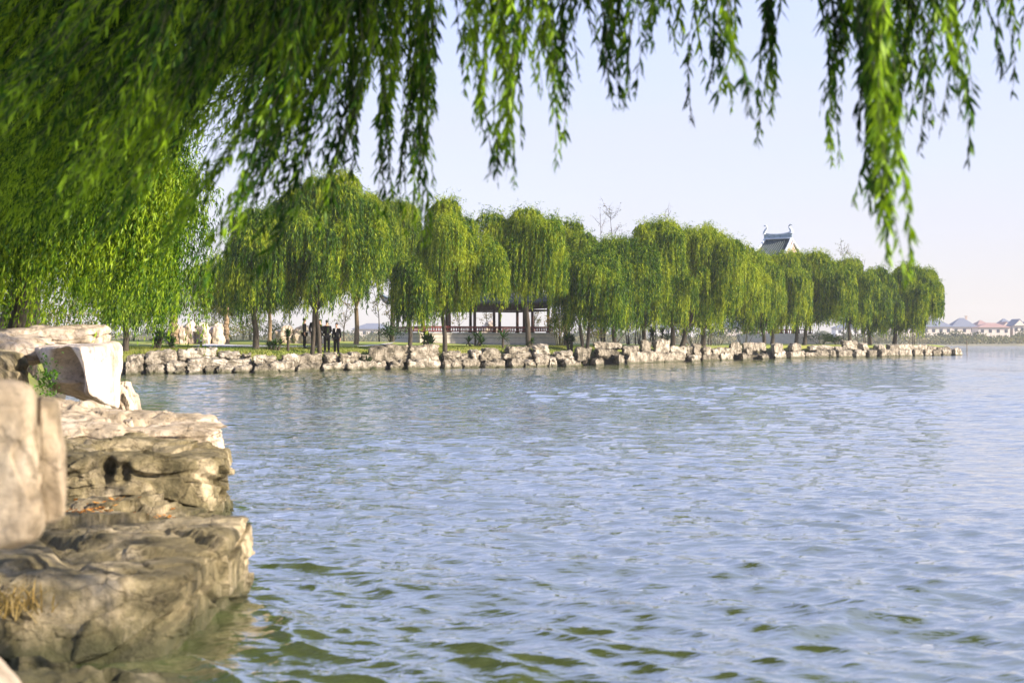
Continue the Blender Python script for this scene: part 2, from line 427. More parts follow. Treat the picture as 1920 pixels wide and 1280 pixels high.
# ------------------------------------------------------------------ water
def build_water():
    rng = np.random.default_rng(3)
    r = [2.0]
    while r[-1] < 640:
        r.append(r[-1] * 1.0038 if r[-1] < 260 else r[-1] * 1.03)
    r = np.array(r)
    th = np.concatenate([np.linspace(-180, -30, 40)[:-1], np.linspace(-30, 30, 950), np.linspace(30, 180, 40)[1:]])
    tr = np.radians(th)
    R, T = np.meshgrid(r, tr, indexing='ij')
    X = R * np.sin(T); Y = R * np.cos(T)
    cell = np.maximum(R * .0038, R * np.radians(60 / 950) * .8)
    cell = np.where(np.abs(T) > math.radians(30.1), 1e3, cell)
    cell = np.where(R > 255, 1e3, cell)
    Z = np.zeros_like(X); DX = np.zeros_like(X); DY = np.zeros_like(X)
    lams = np.exp(rng.uniform(math.log(.11), math.log(2.2), 130))
    main = math.radians(-112)        # travel direction of the wavelets: towards the camera, slightly left
    for lam in lams:
        a = main + rng.normal(0, .55); k = 2 * math.pi / lam
        amp = .0031 * lam ** .9 * rng.uniform(.4, 1.6) * (1.4 if lam < .6 else .55)
        kx, ky = k * math.cos(a), k * math.sin(a)
        ph = kx * X + ky * Y + rng.uniform(0, 6.28) + 1.2 * np.sin(.11 * X + .07 * Y + lam * 9) 
        fade = np.clip((lam / cell - 1.8) / 2.2, 0, 1)
        Z += amp * fade * np.sin(ph)
        q = .95 * amp * fade * np.cos(ph)
        DX += q * math.cos(a); DY += q * math.sin(a)
    # gusts: calmer and rougher patches
    gust = .85 + .55 * fbm(np.c_[(X * .12).ravel(), (Y * .06).ravel(), np.zeros(X.size)], 9, 3).reshape(X.shape)
    Z *= gust; X = X + DX * gust; Y = Y + DY * gust
    nr, na = X.shape
    i = np.arange(nr - 1)[:, None] * na + np.arange(na - 1)[None, :]
    f = np.stack([i, i + 1, i + na + 1, i + na], -1).reshape(-1, 4)
    me = np_mesh('water', np.c_[X.ravel(), Y.ravel(), Z.ravel()], f, True)
    m, t, b = mat_base('lake water')
    geo = t.nodes.new('ShaderNodeNewGeometry')
    mp = t.nodes.new('ShaderNodeMapping'); mp.inputs['Rotation'].default_value = (0, 0, math.radians(-22)); mp.inputs['Scale'].default_value = (.55, 1.5, 1)
    t.links.new(geo.outputs['Position'], mp.inputs[0])
    n0 = noise(t, .5, 3, .6, mp.outputs[0]); n1 = noise(t, 2.2, 4, .6, mp.outputs[0], .3); n2 = noise(t, 9, 3, .6, mp.outputs[0])
    # small ripples fade in with distance (there the mesh is too coarse to carry them)
    dist = t.nodes.new('ShaderNodeVectorMath'); dist.operation = 'LENGTH'; t.links.new(geo.outputs['Position'], dist.inputs[0])
    far = t.nodes.new('ShaderNodeMapRange'); far.inputs['From Min'].default_value = 8; far.inputs['From Max'].default_value = 70
    far.inputs['To Min'].default_value = .3; far.inputs['To Max'].default_value = .55; t.links.new(dist.outputs['Value'], far.inputs['Value'])
    def bmp(h, d, s, nrm):
        q = t.nodes.new('ShaderNodeBump'); q.inputs['Distance'].default_value = d
        t.links.new(h, q.inputs['Height'])
        if hasattr(s, 'links'): t.links.new(s, q.inputs['Strength'])
        else: q.inputs['Strength'].default_value = s
        if nrm is not None: t.links.new(nrm, q.inputs['Normal'])
        return q.outputs[0]
    nb = bmp(n1.outputs['Fac'], .16, far.outputs[0], None)
    nb = bmp(n2.outputs['Fac'], .012, .55, nb)
    t.links.new(nb, b.inputs['Normal'])
    t.nodes.remove(b)
    df = t.nodes.new('ShaderNodeBsdfDiffuse'); df.inputs['Color'].default_value = (.070, .090, .035, 1); t.links.new(nb, df.inputs['Normal'])
    gl = t.nodes.new('ShaderNodeBsdfGlossy'); gl.inputs['Roughness'].default_value = .03; gl.inputs['Color'].default_value = (.95, .94, .95, 1); t.links.new(nb, gl.inputs['Normal'])
    fr = t.nodes.new('ShaderNodeFresnel'); fr.inputs['IOR'].default_value = 1.34; t.links.new(nb, fr.inputs['Normal'])
    pw = t.nodes.new('ShaderNodeMath'); pw.operation = 'POWER'; pw.inputs[1].default_value = .37; t.links.new(fr.outputs[0], pw.inputs[0])
    ms = t.nodes.new('ShaderNodeMixShader'); t.links.new(pw.outputs[0], ms.inputs[0]); t.links.new(df.outputs[0], ms.inputs[1]); t.links.new(gl.outputs[0], ms.inputs[2])
    t.links.new(ms.outputs[0], t.nodes['Material Output'].inputs['Surface'])
    o = link('water', me, m); tag(o, kind='structure')
build_water()

# ------------------------------------------------------------------ rocks
_cube_cache = {}
def cube_surface(n):
    if n in _cube_cache: return _cube_cache[n]
    g = np.linspace(-1, 1, n + 1); vs, fs = [], []; base = 0
    for ax in range(3):
        for sgn in (-1, 1):
            a, b = np.meshgrid(g, g, indexing='ij'); p = np.zeros((n + 1, n + 1, 3))
            o1, o2 = [(1, 2), (2, 0), (0, 1)][ax]
            p[..., ax] = sgn; p[..., o1] = a; p[..., o2] = b
            i = np.arange(n)[:, None] * (n + 1) + np.arange(n)[None, :]
            q = np.stack([i, i + n + 1, i + n + 2, i + 1], -1).reshape(-1, 4)
            if sgn < 0: q = q[:, ::-1]
            vs.append(p.reshape(-1, 3)); fs.append(q + base); base += (n + 1) ** 2
    v = np.concatenate(vs); f = np.concatenate(fs)
    key = np.round(v * n * 4).astype(int)
    _, first, inv = np.unique(key, axis=0, return_index=True, return_inverse=True)
    inv = inv.ravel()
    _cube_cache[n] = (v[first], inv[f])
    return _cube_cache[n]

def worley(p, seed, tilt=.6):
    i = np.floor(p).astype(np.int64); best = np.full(len(p), 1e9); val = np.zeros(len(p))
    for dx in (-1, 0, 1):
        for dy in (-1, 0, 1):
            for dz in (-1, 0, 1):
                c = i + [dx, dy, dz]
                j = np.stack([_h(c[:, 0], c[:, 1], c[:, 2], seed + k) for k in range(7)], 1)
                v = p - (c + j[:, :3]); dd = (v * v).sum(1)
                m = dd < best; best = np.where(m, dd, best)
                val = np.where(m, (j[:, 3] * 2 - 1) + tilt * (v * (j[:, 4:7] * 2 - 1)).sum(1) * 2, val)
    return val
def rock_mesh(name, corners, seed, n=16, k=9, cuts=9, disp=.06, freq=1.5, strata=.03, cutd=(.72, 1.1), bowls=(), block=0., bfreq=1.6):
    """corners: 8 points ordered (x-,y-,z-),(x+,y-,z-),(x+,y+,z-),(x-,y+,z-), then the same at z+"""
    rng = np.random.default_rng(seed)
    v, f = cube_surface(n)
    p = v / (np.abs(v) ** k).sum(1)[:, None] ** (1 / k)
    p = p * np.clip(1, 0, 1)
    for _ in range(cuts):
        d = rng.normal(size=3); d[2] *= .7; d /= np.linalg.norm(d)
        ext = np.abs(d).sum()
        lim = ext * rng.uniform(*cutd)
        over = np.maximum(0, p @ d - lim)
        p = p - over[:, None] * d
    u = (p + 1) / 2
    c = np.array([tuple(q) for q in corners], float)
    w = [((1 - u[:, 0]) * (1 - u[:, 1])), (u[:, 0] * (1 - u[:, 1])), (u[:, 0] * u[:, 1]), ((1 - u[:, 0]) * u[:, 1])]
    q = sum(w[i][:, None] * (c[i] * (1 - u[:, 2:3]) + c[i + 4] * u[:, 2:3]) for i in range(4))
    ctr = c.mean(0); size = c.max(0) - c.min(0)
    dirn = (q - ctr) / (size / 2); dirn = np.sign(dirn) * np.abs(dirn) ** 2.5
    dirn /= np.linalg.norm(dirn, axis=1)[:, None] + 1e-9
    nz1 = fbm(q * freq, seed, 5, .52)
    rid = 1 - np.abs(fbm(q * freq * 1.3 + 31, seed + 7, 4, .5)) * 2
    st = np.abs(((q[:, 2] * (1 / max(.18, size[2] * .28)) + .6 * fbm(q * freq * .6, seed + 3, 2)) % 1) - .5) * 2
    dd = disp * nz1 - disp * .5 * np.clip(rid - .55, 0, 1) * 2 - strata * (st < .22) * np.clip((.22 - st) * 8, 0, 1)
    if block:
        wp = q + .12 * np.stack([fbm(q * 1.7, seed + 11, 3), fbm(q * 1.7, seed + 12, 3), fbm(q * 1.7, seed + 13, 3)], 1)
        dd = dd + block * worley(wp * np.array([bfreq, bfreq, bfreq * 2.4]), seed) + block * .35 * worley(wp * np.array([bfreq, bfreq, bfreq * 2.0]) * 3.1, seed + 5)
    q = q + dirn * dd[:, None]
    for bc, br, bd in bowls:      # hollows: centre, radii, push vector
        e = (((q - np.array(bc)) / np.array(br)) ** 2).sum(1)
        q = q + np.exp(-e ** 1.5)[:, None] * np.array(bd)
    return np_mesh(name, q, f, True), q

def box_corners(x0, x1, y0, y1, z0, z1, rng, j=.1):
    pts = []
    for z in (z0, z1):
        for x, y in ((x0, y0), (x1, y0), (x1, y1), (x0, y1)):
            t = 1 if z == z0 else .8
            pts.append([x, y, z])
    a = np.array(pts)
    s = np.array([x1 - x0, y1 - y0, z1 - z0])
    return a + rng.uniform(-j, j, a.shape) * s * [.6, .6, .8]

ROCKS = """222 278 659 678 2|221 268 674 701 0|270 326 653 681 1|270 309 680 699 0|309 348 677 698 0|324 404 648 672 2|346 470 667 684 1|403 445 655 668 2|452 466 656 666 2|348 377 681 699 0|379 394 685 698 0|405 432 685 698 0|434 471 683 698 0|471 515 662 682 1|473 509 681 697 0|509 550 676 697 0|525 559 659 680 1|557 598 658 684 1|550 602 680 696 0|602 632 659 679 1|630 675 657 678 1|674 692 661 678 1|602 648 679 696 0|647 725 676 693 0|691 766 643 676 1|725 756 673 689 0|765 824 643 674 1|754 832 672 690 0|827 864 655 675 1|832 868 672 691 0|863 877 661 674 1|879 900 652 674 1|897 940 650 675 1|866 899 672 689 0|898 953 673 689 0|941 1005 647 660 2|936 1002 657 671 1|1001 1031 642 664 1|952 980 669 688 0|978 1003 673 688 0|1003 1030 664 688 0|1029 1044 667 688 0|1036 1078 656 673 1|1043 1099 671 687 0|1077 1113 648 671 1|1100 1142 670 686 0|1115 1165 638 651 2|1114 1165 650 665 1|1140 1181 663 684 0|1163 1204 645 663 1|1202 1223 636 661 1|1223 1259 633 659 1|1180 1243 658 683 0|1241 1289 660 682 0|1259 1288 647 661 1|1286 1299 646 664 1|1297 1317 642 665 1|1315 1336 647 664 1|1287 1320 663 681 0|1318 1349 663 679 0|1335 1371 650 664 1|1348 1377 661 678 0|1369 1392 640 663 1|1377 1421 661 676 0|1391 1416 650 663 1|1399 1431 640 656 2|1419 1451 662 675 0|1440 1478 641 661 1|1449 1479 657 674 0|1478 1506 641 658 1|1477 1513 657 672 0|1511 1533 659 671 0|1531 1553 654 671 0|1521 1561 646 656 1|1551 1568 654 670 0|1566 1583 647 656 1|1567 1602 655 670 0|1580 1607 637 654 1|1601 1626 654 670 0|1610 1633 641 655 1|1625 1647 654 670 0|1640 1662 644 655 1|1646 1668 653 669 0|1666 1687 644 655 1|1667 1686 654 669 0|1685 1713 643 655 1|1684 1713 655 669 0|1711 1738 644 655 1|1712 1733 654 669 0|1732 1749 654 668 0|1737 1758 647 656 1|1748 1766 655 668 0|1756 1783 648 656 1|1765 1786 654 667 0|1785 1806 652 667 0"""
LMS = [(222, 360, 'below the pale rockery'), (360, 470, 'in front of the path'), (470, 570, 'below the leftmost bare trunk'),
       (570, 650, 'in front of the suited group'), (650, 765, 'beneath the sword leaved clump'), (765, 830, 'below the small mop headed willow'),
       (830, 900, 'under the slim willow'), (900, 1003, 'before the long pavilion plinth'), (1003, 1115, 'by the forked willow'),
       (1115, 1200, 'right of the forked willow'), (1200, 1300, 'around the tall upright block'), (1300, 1400, 'under the broad yellow green crown'),
       (1400, 1485, 'before the shaded end plinth'), (1485, 1570, 'below the far twin trunks'), (1570, 1660, 'under the last but one willow'),
       (1660, 1735, 'under the last willow'), (1735, 1810, 'at the bare tip of the bank')]
ORD = ['first', 'second', 'third', 'fourth', 'fifth', 'sixth', 'seventh']
def build_bank():
    rows = []
    for i, s in enumerate(ROCKS.split('|')):
        x0, x1, y0, y1, c = map(int, s.split()); rows.append((i, x0, x1, y0, y1, c))
    cnt = {}
    for i, x0, x1, y0, y1, c in sorted(rows, key=lambda r: r[1]):
        rng = np.random.default_rng(100 + i)
        xm = (x0 + x1) / 2
        d = shore_d(xm) + (0, .7, 1.15)[c]
        d0 = shore_d(x0) + (0, .7, 1.15)[c]; d1 = shore_d(x1) + (0, .7, 1.15)[c]
        z1 = H - (y0 - 640) / F * d; z0 = H - (y1 - 640) / F * d
        z1 -= .09 if c == 0 else .16
        if c == 0: z0 = -.35
        else: z0 -= .10
        X0, X1 = (x0 - 960) / F * d0, (x1 - 960) / F * d1
        dep = rng.uniform(1.0, 1.5)
        cc = box_corners(X0, X1, d, d + dep, z0, z1, rng, .06)
        # follow the slanted shore line
        cc[[0, 3, 4, 7], 1] += d0 - d; cc[[1, 2, 5, 6], 1] += d1 - d
        cc[[4, 5, 6, 7], 1] += rng.uniform(-.05, .12)
        an = math.radians(rng.uniform(-3, 16)); m_ = cc.mean(0); dx, dy = cc[:, 0] - m_[0], cc[:, 1] - m_[1]
        cc[:, 0] = m_[0] + (dx * math.cos(an) - dy * math.sin(an)) * (1.0 if xm < 1150 else 1.08); cc[:, 1] = m_[1] + dx * math.sin(an) + dy * math.cos(an)
        w = X1 - X0; h = z1 - z0
        me, q = rock_mesh('bank_rock', cc, 500 + i, 22, 7, 10, .04, 2.4, .05, (.72, 1.0), block=.085, bfreq=1.4)
        if h / max(w, .1) < .35: shp = 'flat long slab'
        elif h / max(w, .1) < .62: shp = 'broad low block'
        elif h / max(w, .1) < 1.0: shp = 'squarish block'
        else: shp = 'small upright block'
        lm = [l for a, b, l in LMS if a <= xm < b or l == LMS[-1][2]][0]
        row = ('lower', 'upper', 'top')[c]
        k = cnt.get((row, lm), 0); cnt[(row, lm)] = k + 1
        lab = f"{shp}, {ORD[k]} in the bank's {row} course {lm}"
        o = link('bank_rock', me, M['rock_bank'])
        tag(o, lab, 'rock', 'stacked edging rocks along the far bank')
build_bank()

def near_rock(name, label, pts, mat, seed, n=60, grp='large limestone rocks on the near shore', **kw):
    me, q = rock_mesh(name, pts, seed, n, **kw)
    o = link(name, me, mat)
    tag(o, label, 'rock', grp)
    return o
def w3(px, py, d): return tuple(P(px, py, d))
def quad8(front_bottom, front_top, back_bottom, back_top):
    """each: (left point, right point)"""
    return [front_bottom[0], front_bottom[1], back_bottom[1], back_bottom[0], front_top[0], front_top[1], back_top[1], back_top[0]]

# big block at the bottom of the frame, standing in the water
near_rock('shore_rock', 'massive olive brown foreground block with a sheer right end standing in the water', quad8(
    ((-3.6, 6.75, -.6), (-1.92, 7.05, -.6)), ((-3.7, 7.15, .44), (-1.74, 7.62, .40)),
    ((-3.6, 9.7, -.6), (-1.74, 9.2, -.6)), ((-3.7, 9.7, .50), (-1.72, 9.35, .50))), M['rock_near'], 11, 170, bfreq=1.3, k=22, cuts=9, disp=.022, block=.032, freq=2.1, strata=.05, cutd=(.93, 1.08))
# low shelf with fallen leaves
near_rock('shore_rock', 'low pale shelf scattered with orange leaves behind the foreground block', quad8(
    ((-5.0, 10.2, -.6), (-2.50, 10.6, -.6)), ((-5.0, 10.3, .22), (-2.42, 10.8, .15)),
    ((-5.0, 13.2, -.6), (-2.70, 13.0, -.6)), ((-5.0, 13.3, .36), (-2.65, 13.0, .30))), M['rock_near'], 12, 80, k=9, cuts=7, disp=.028, block=.05, freq=1.5, strata=.04, cutd=(.85, 1.08))
# big mid block with dark recess
near_rock('shore_rock', 'thick block with dark weathered top and a black notch in its face', quad8(
    ((-5.2, 11.7, .20), (-2.62, 12.4, .12)), ((-5.2, 12.1, .66), (-2.60, 12.7, .62)),
    ((-5.2, 14.2, -.3), (-2.72, 14.0, -.3)), ((-5.2, 14.2, .80), (-2.78, 14.0, .72))), M['rock_near'], 13, 140, k=12, cuts=10, disp=.028, block=.05, freq=2.2, strata=.07, cutd=(.86, 1.05), bowls=[(w3(172, 888, 12.0), (.07, .5, .13), (0, .5, 0)), (w3(205, 893, 12.0), (.05, .5, .10), (0, .3, 0))])
near_rock('shore_rock', 'pale grooved slab lying on top of the notched block', quad8(
    ((-4.9, 13.6, .48), (-2.85, 13.9, .50)), ((-4.9, 13.9, .82), (-2.86, 14.1, .78)),
    ((-5.0, 15.6, .3), (-3.1, 15.4, -.3)), ((-5.0, 15.6, .98), (-3.15, 15.4, .88))), M['rock_pale'], 14, 80, k=8, cuts=8, disp=.028, block=.05, freq=2.0, strata=.05, cutd=(.84, 1.05))
near_rock('shore_rock', 'small pale wedge tucked beside the grooved slab under the overhang', quad8(
    ((-5.1, 14.1, .55), (-4.15, 14.2, .6)), ((-5.1, 14.6, .98), (-4.2, 14.6, .80)),
    ((-5.2, 15.6, .5), (-4.0, 15.6, .5)), ((-5.2, 15.6, 1.1), (-4.1, 15.6, .9))), M['rock_pale'], 15, 36, k=6, cuts=8, disp=.028, block=.05, freq=2.0)
# overhanging boulder: shaded hollow front, white right end
near_rock('shore_rock', 'overhanging boulder with a bright white right end and shaded hollow front', quad8(
    (w3(100, 722, 16.6), w3(172, 742, 15.6)), (w3(62, 652, 16.9), w3(150, 650, 15.3)),
    (w3(95, 735, 18.6), w3(228, 775, 17.4)), (w3(70, 646, 19.0), w3(236, 639, 17.4))), M['rock_white_end'], 26, 110, k=16, cuts=6, disp=.03, freq=1.6, strata=0, cutd=(.90, 1.05), bowls=[(w3(118, 698, 16.0), (.24, .9, .22), (.28, .75, .12))])
near_rock('shore_rock', 'long brown boulder running left from the white ended overhang', quad8(
    ((-8.6, 15.2, .3), (-5.35, 14.9, .35)), ((-8.6, 15.5, 1.52), (-5.55, 15.3, 1.50)),
    ((-8.6, 18.0, .3), (-5.8, 17.5, .3)), ((-8.6, 18.0, 1.62), (-5.8, 17.6, 1.62))), M['rock_near'], 17, 70, k=7, cuts=8, disp=.09, freq=1.0, strata=.03, cutd=(.84, 1.05))
near_rock('shore_rock', 'flat pale slab with scored edge lying highest on the left shore', quad8(
    ((-8.4, 19.2, 1.56), (-5.85, 19.7, 1.62)), ((-8.4, 19.3, 1.72), (-5.80, 20.0, 1.88)),
    ((-8.4, 21.6, 1.45), (-6.0, 21.4, 1.4)), ((-8.4, 21.6, 1.78), (-6.0, 21.4, 1.90))), M['rock_pale'], 18, 60, k=8, cuts=6, disp=.05, freq=2.2, strata=.04, cutd=(.86, 1.05))
near_rock('shore_rock', 'rounded pale block at the left edge beside the scored slab', quad8(
    ((-7.6, 17.9, 1.4), (-6.05, 18.1, 1.4)), ((-7.6, 18.0, 1.68), (-6.15, 18.2, 1.70)),
    ((-7.6, 19.6, 1.3), (-6.1, 19.5, 1.3)), ((-7.6, 19.6, 1.76), (-6.2, 19.5, 1.76))), M['rock_pale'], 19, 40, k=5, cuts=6, disp=.05, freq=2.0)
near_rock('shore_rock', 'narrow pale rock leaning at the water behind the white ended overhang', quad8(
    ((-5.8, 19.6, -.4), (-5.05, 19.8, -.4)), ((-5.8, 19.8, 1.0), (-5.42, 19.9, .98)),
    ((-5.8, 21.4, -.4), (-5.3, 21.2, -.4)), ((-5.8, 21.4, 1.0), (-5.55, 21.2, .95))), M['rock_pale'], 20, 40, k=6, cuts=7, disp=.028, block=.05, freq=1.8)
near_rock('shore_rock', 'grey brown rock base under the overhang at the water edge', quad8(
    ((-7.5, 15.4, -.6), (-4.0, 15.5, -.6)), ((-7.5, 15.6, .55), (-4.3, 15.8, .55)),
    ((-7.5, 19.5, -.6), (-5.2, 19.3, -.6)), ((-7.5, 19.5, .8), (-5.3, 19.2, .6))), M['rock_near'], 21, 50, k=7, cuts=8, disp=.028, block=.05, freq=1.2)
# tall pale rock close to the lens, left edge
near_rock('standing_rock', 'tall pale fluted rock close up at the left edge', quad8(
    (w3(-260, 1065, 4.3), w3(88, 1030, 4.25)), (w3(-260, 705, 4.3), w3(66, 712, 4.4)),
    (w3(-260, 1040, 5.1), w3(92, 960, 4.9)), (w3(-260, 705, 5.1), w3(74, 722, 4.85))), M['rock_tall'], 22, 90, k=9, cuts=6, disp=.018, block=.007, bfreq=2.2, freq=2.2, strata=.0, cutd=(.88, 1.05))
near_rock('standing_rock', 'narrow pale slab pressed against the right side of the tall fluted rock', quad8(
    (w3(72, 1010, 4.5), w3(126, 975, 4.5)), (w3(70, 742, 4.55), w3(108, 748, 4.6)),
    (w3(72, 960, 5.1), w3(128, 930, 5.0)), (w3(70, 745, 5.1), w3(112, 752, 5.0))), M['rock_tall'], 27, 60, k=8, cuts=6, disp=.016, block=.007, bfreq=2.5, freq=2.2, strata=.0, cutd=(.86, 1.05))
near_rock('corner_rock', 'blurred cream rock in the bottom left corner', quad8(
    (w3(-420, 1900, 3.7), w3(120, 1900, 3.7)), (w3(-420, 1150, 3.9), w3(66, 1300, 3.9)),
    (w3(-420, 1700, 4.6), w3(40, 1700, 4.4)), (w3(-420, 1110, 4.6), w3(24, 1222, 4.3))), M['rock_pale'], 23, 50, k=5, cuts=6, disp=.04, freq=1.5)
near_rock('shore_rock', 'low wet rock barely above water at the bottom edge', quad8(
    ((-2.6, 6.1, -.3), (-1.5, 6.3, -.3)), ((-2.6, 6.2, .10), (-1.55, 6.45, .02)),
    ((-2.6, 6.8, -.3), (-1.5, 7.0, -.3)), ((-2.6, 6.8, .10), (-1.55, 7.0, .03))), M['rock_near'], 24, 50, k=7, cuts=8, block=.05, disp=.04, freq=2)

# ------------------------------------------------------------------ foliage tools
def unit(a): return a / (np.linalg.norm(a, axis=-1, keepdims=True) + 1e-9)
def leaf_arrays(base, d, ln, w, rng, fold=False):
    n = len(base)
    side = unit(np.cross(d, unit(rng.normal(size=(n, 3)))))
    ln = ln[:, None]; w = w[:, None]
    v = np.stack([base, base + d * ln * .4 + side * w * .5, base + d * ln, base + d * ln * .4 - side * w * .5], 1).reshape(-1, 3)
    f = np.arange(n * 4).reshape(n, 4)
    return v, f
def strand_leaves(S, out, Ln, rng, spacing, leaf_len, leaf_w, wind=(0, 0), spread=.5, t0=0., droop=1.2, curl=.0):
    """S (n,3) starts, out (n,2) horizontal run-out, Ln (n) hanging length. One array of leaves and the strand paths"""
    n = len(S)
    m = np.maximum(3, (Ln / spacing).astype(int)); tot = int(m.sum())
    idx = np.repeat(np.arange(n), m)
    t = t0 + (1 - t0) * rng.uniform(0, 1, tot)
    ph = rng.uniform(0, 6.28, n)[idx]
    e = 1 - np.exp(-3.2 * t); de = 3.2 * np.exp(-3.2 * t)
    sway = .05 * np.sin(t * 5 + ph)
    L_ = Ln[idx]
    wx = wind[0] * L_ * t ** 1.4; wy = wind[1] * L_ * t ** 1.4
    px = S[idx, 0] + out[idx, 0] * e + wx + sway
    py = S[idx, 1] + out[idx, 1] * e + wy + sway * .5
    pz = S[idx, 2] - L_ * t ** droop + .12 * L_ * np.sin(np.minimum(t * 6, math.pi)) * (droop > 1)
    tx = out[idx, 0] * de + wind[0] * L_ * 1.4 * t ** .4; ty = out[idx, 1] * de + wind[1] * L_ * 1.4 * t ** .4
    T = unit(np.stack([tx, ty, -L_ * droop * np.maximum(t, .02) ** (droop - 1)], 1))
    d = unit(T + spread * rng.normal(size=(tot, 3)))
    ll = leaf_len * rng.uniform(.65, 1.25, tot); ww = leaf_w * rng.uniform(.7, 1.3, tot)
    return leaf_arrays(np.stack([px, py, pz], 1), d, ll, ww, rng)

def crown_mesh(name, lobes, rng, per_area, spacing, ll, lw, wind=(0, 0), zmin=1.5, lenr=(1.2, 2.8), dome=.75, spread=.45):
    """lobes: (x,y,z,r). Each lobe is a dome with a curtain of hanging shoots"""
    S, O, Lh = [], [], []
    for (x, y, z, r) in lobes:
        n = int(per_area * r * r)
        a = rng.uniform(0, 2 * math.pi, n); u = rng.uniform(0.0, 1, n) ** .38
        lk = rng.uniform(.6, 1.4); zk = rng.uniform(-.5, 1.0)
        hx, hy = np.cos(a) * u * r, np.sin(a) * u * r
        hz = dome * r * np.sqrt(np.maximum(0, 1 - u * u)) + rng.normal(0, .08, n)
        S.append(np.stack([x + hx * .85, y + hy * .85, z + hz], 1))
        o = np.stack([np.cos(a), np.sin(a)], 1) * (.20 * r * (0.3 + u))[:, None]; O.append(o)
        l = rng.uniform(lenr[0], lenr[1], n) * (.55 + .45 * u) * lk
        l = np.where(rng.uniform(0, 1, n) < .06, l * 1.35, l)
        l = np.minimum(l, np.maximum(.5, z + hz - zmin - zk - rng.uniform(0, 1, n) ** 2 * 1.1)); Lh.append(l)
    S = np.concatenate(S); O = np.concatenate(O); Lh = np.concatenate(Lh)
    v, f = strand_leaves(S, O, Lh, rng, spacing, ll, lw, wind, spread)
    # young upright shoots roughen the outline
    k = rng.integers(0, len(S), int(len(S) * .26)); m = 9
    t = np.tile(np.linspace(.05, 1, m), len(k)); kk = np.repeat(k, m)
    hh = np.repeat(rng.uniform(.2, 1.05, len(k)) ** 1.3, m); a = np.repeat(rng.uniform(0, 6.28, len(k)), m)
    b = S[kk] + np.stack([np.cos(a) * hh * t * .6, np.sin(a) * hh * t * .6, hh * (t * 1.5 - t * t)], 1)
    v2, f2 = leaf_arrays(b, unit(rng.normal(size=(len(b), 3)) * .6 + [0, 0, .1]), np.full(len(b), ll * .8), np.full(len(b), lw * .8), rng)
    f2 = f2 + len(v)
    v = np.concatenate([v, v2]); f = np.concatenate([f, f2])
    return np_mesh(name, v, f), len(f)

def limb_path(a, b, rng, sag=.0, n=6, wob=.12):
    a, b = Vector(a), Vector(b); pts = []
    for i in range(n + 1):
        t = i / n
        p = a.lerp(b, t)
        p.z += math.sin(t * math.pi) * (b - a).length * .10 + sag * t * t
        p += Vector(rng.normal(0, wob, 3)) * (0 if i in (0, n) else 1) * .6
        pts.append(p)
    return pts

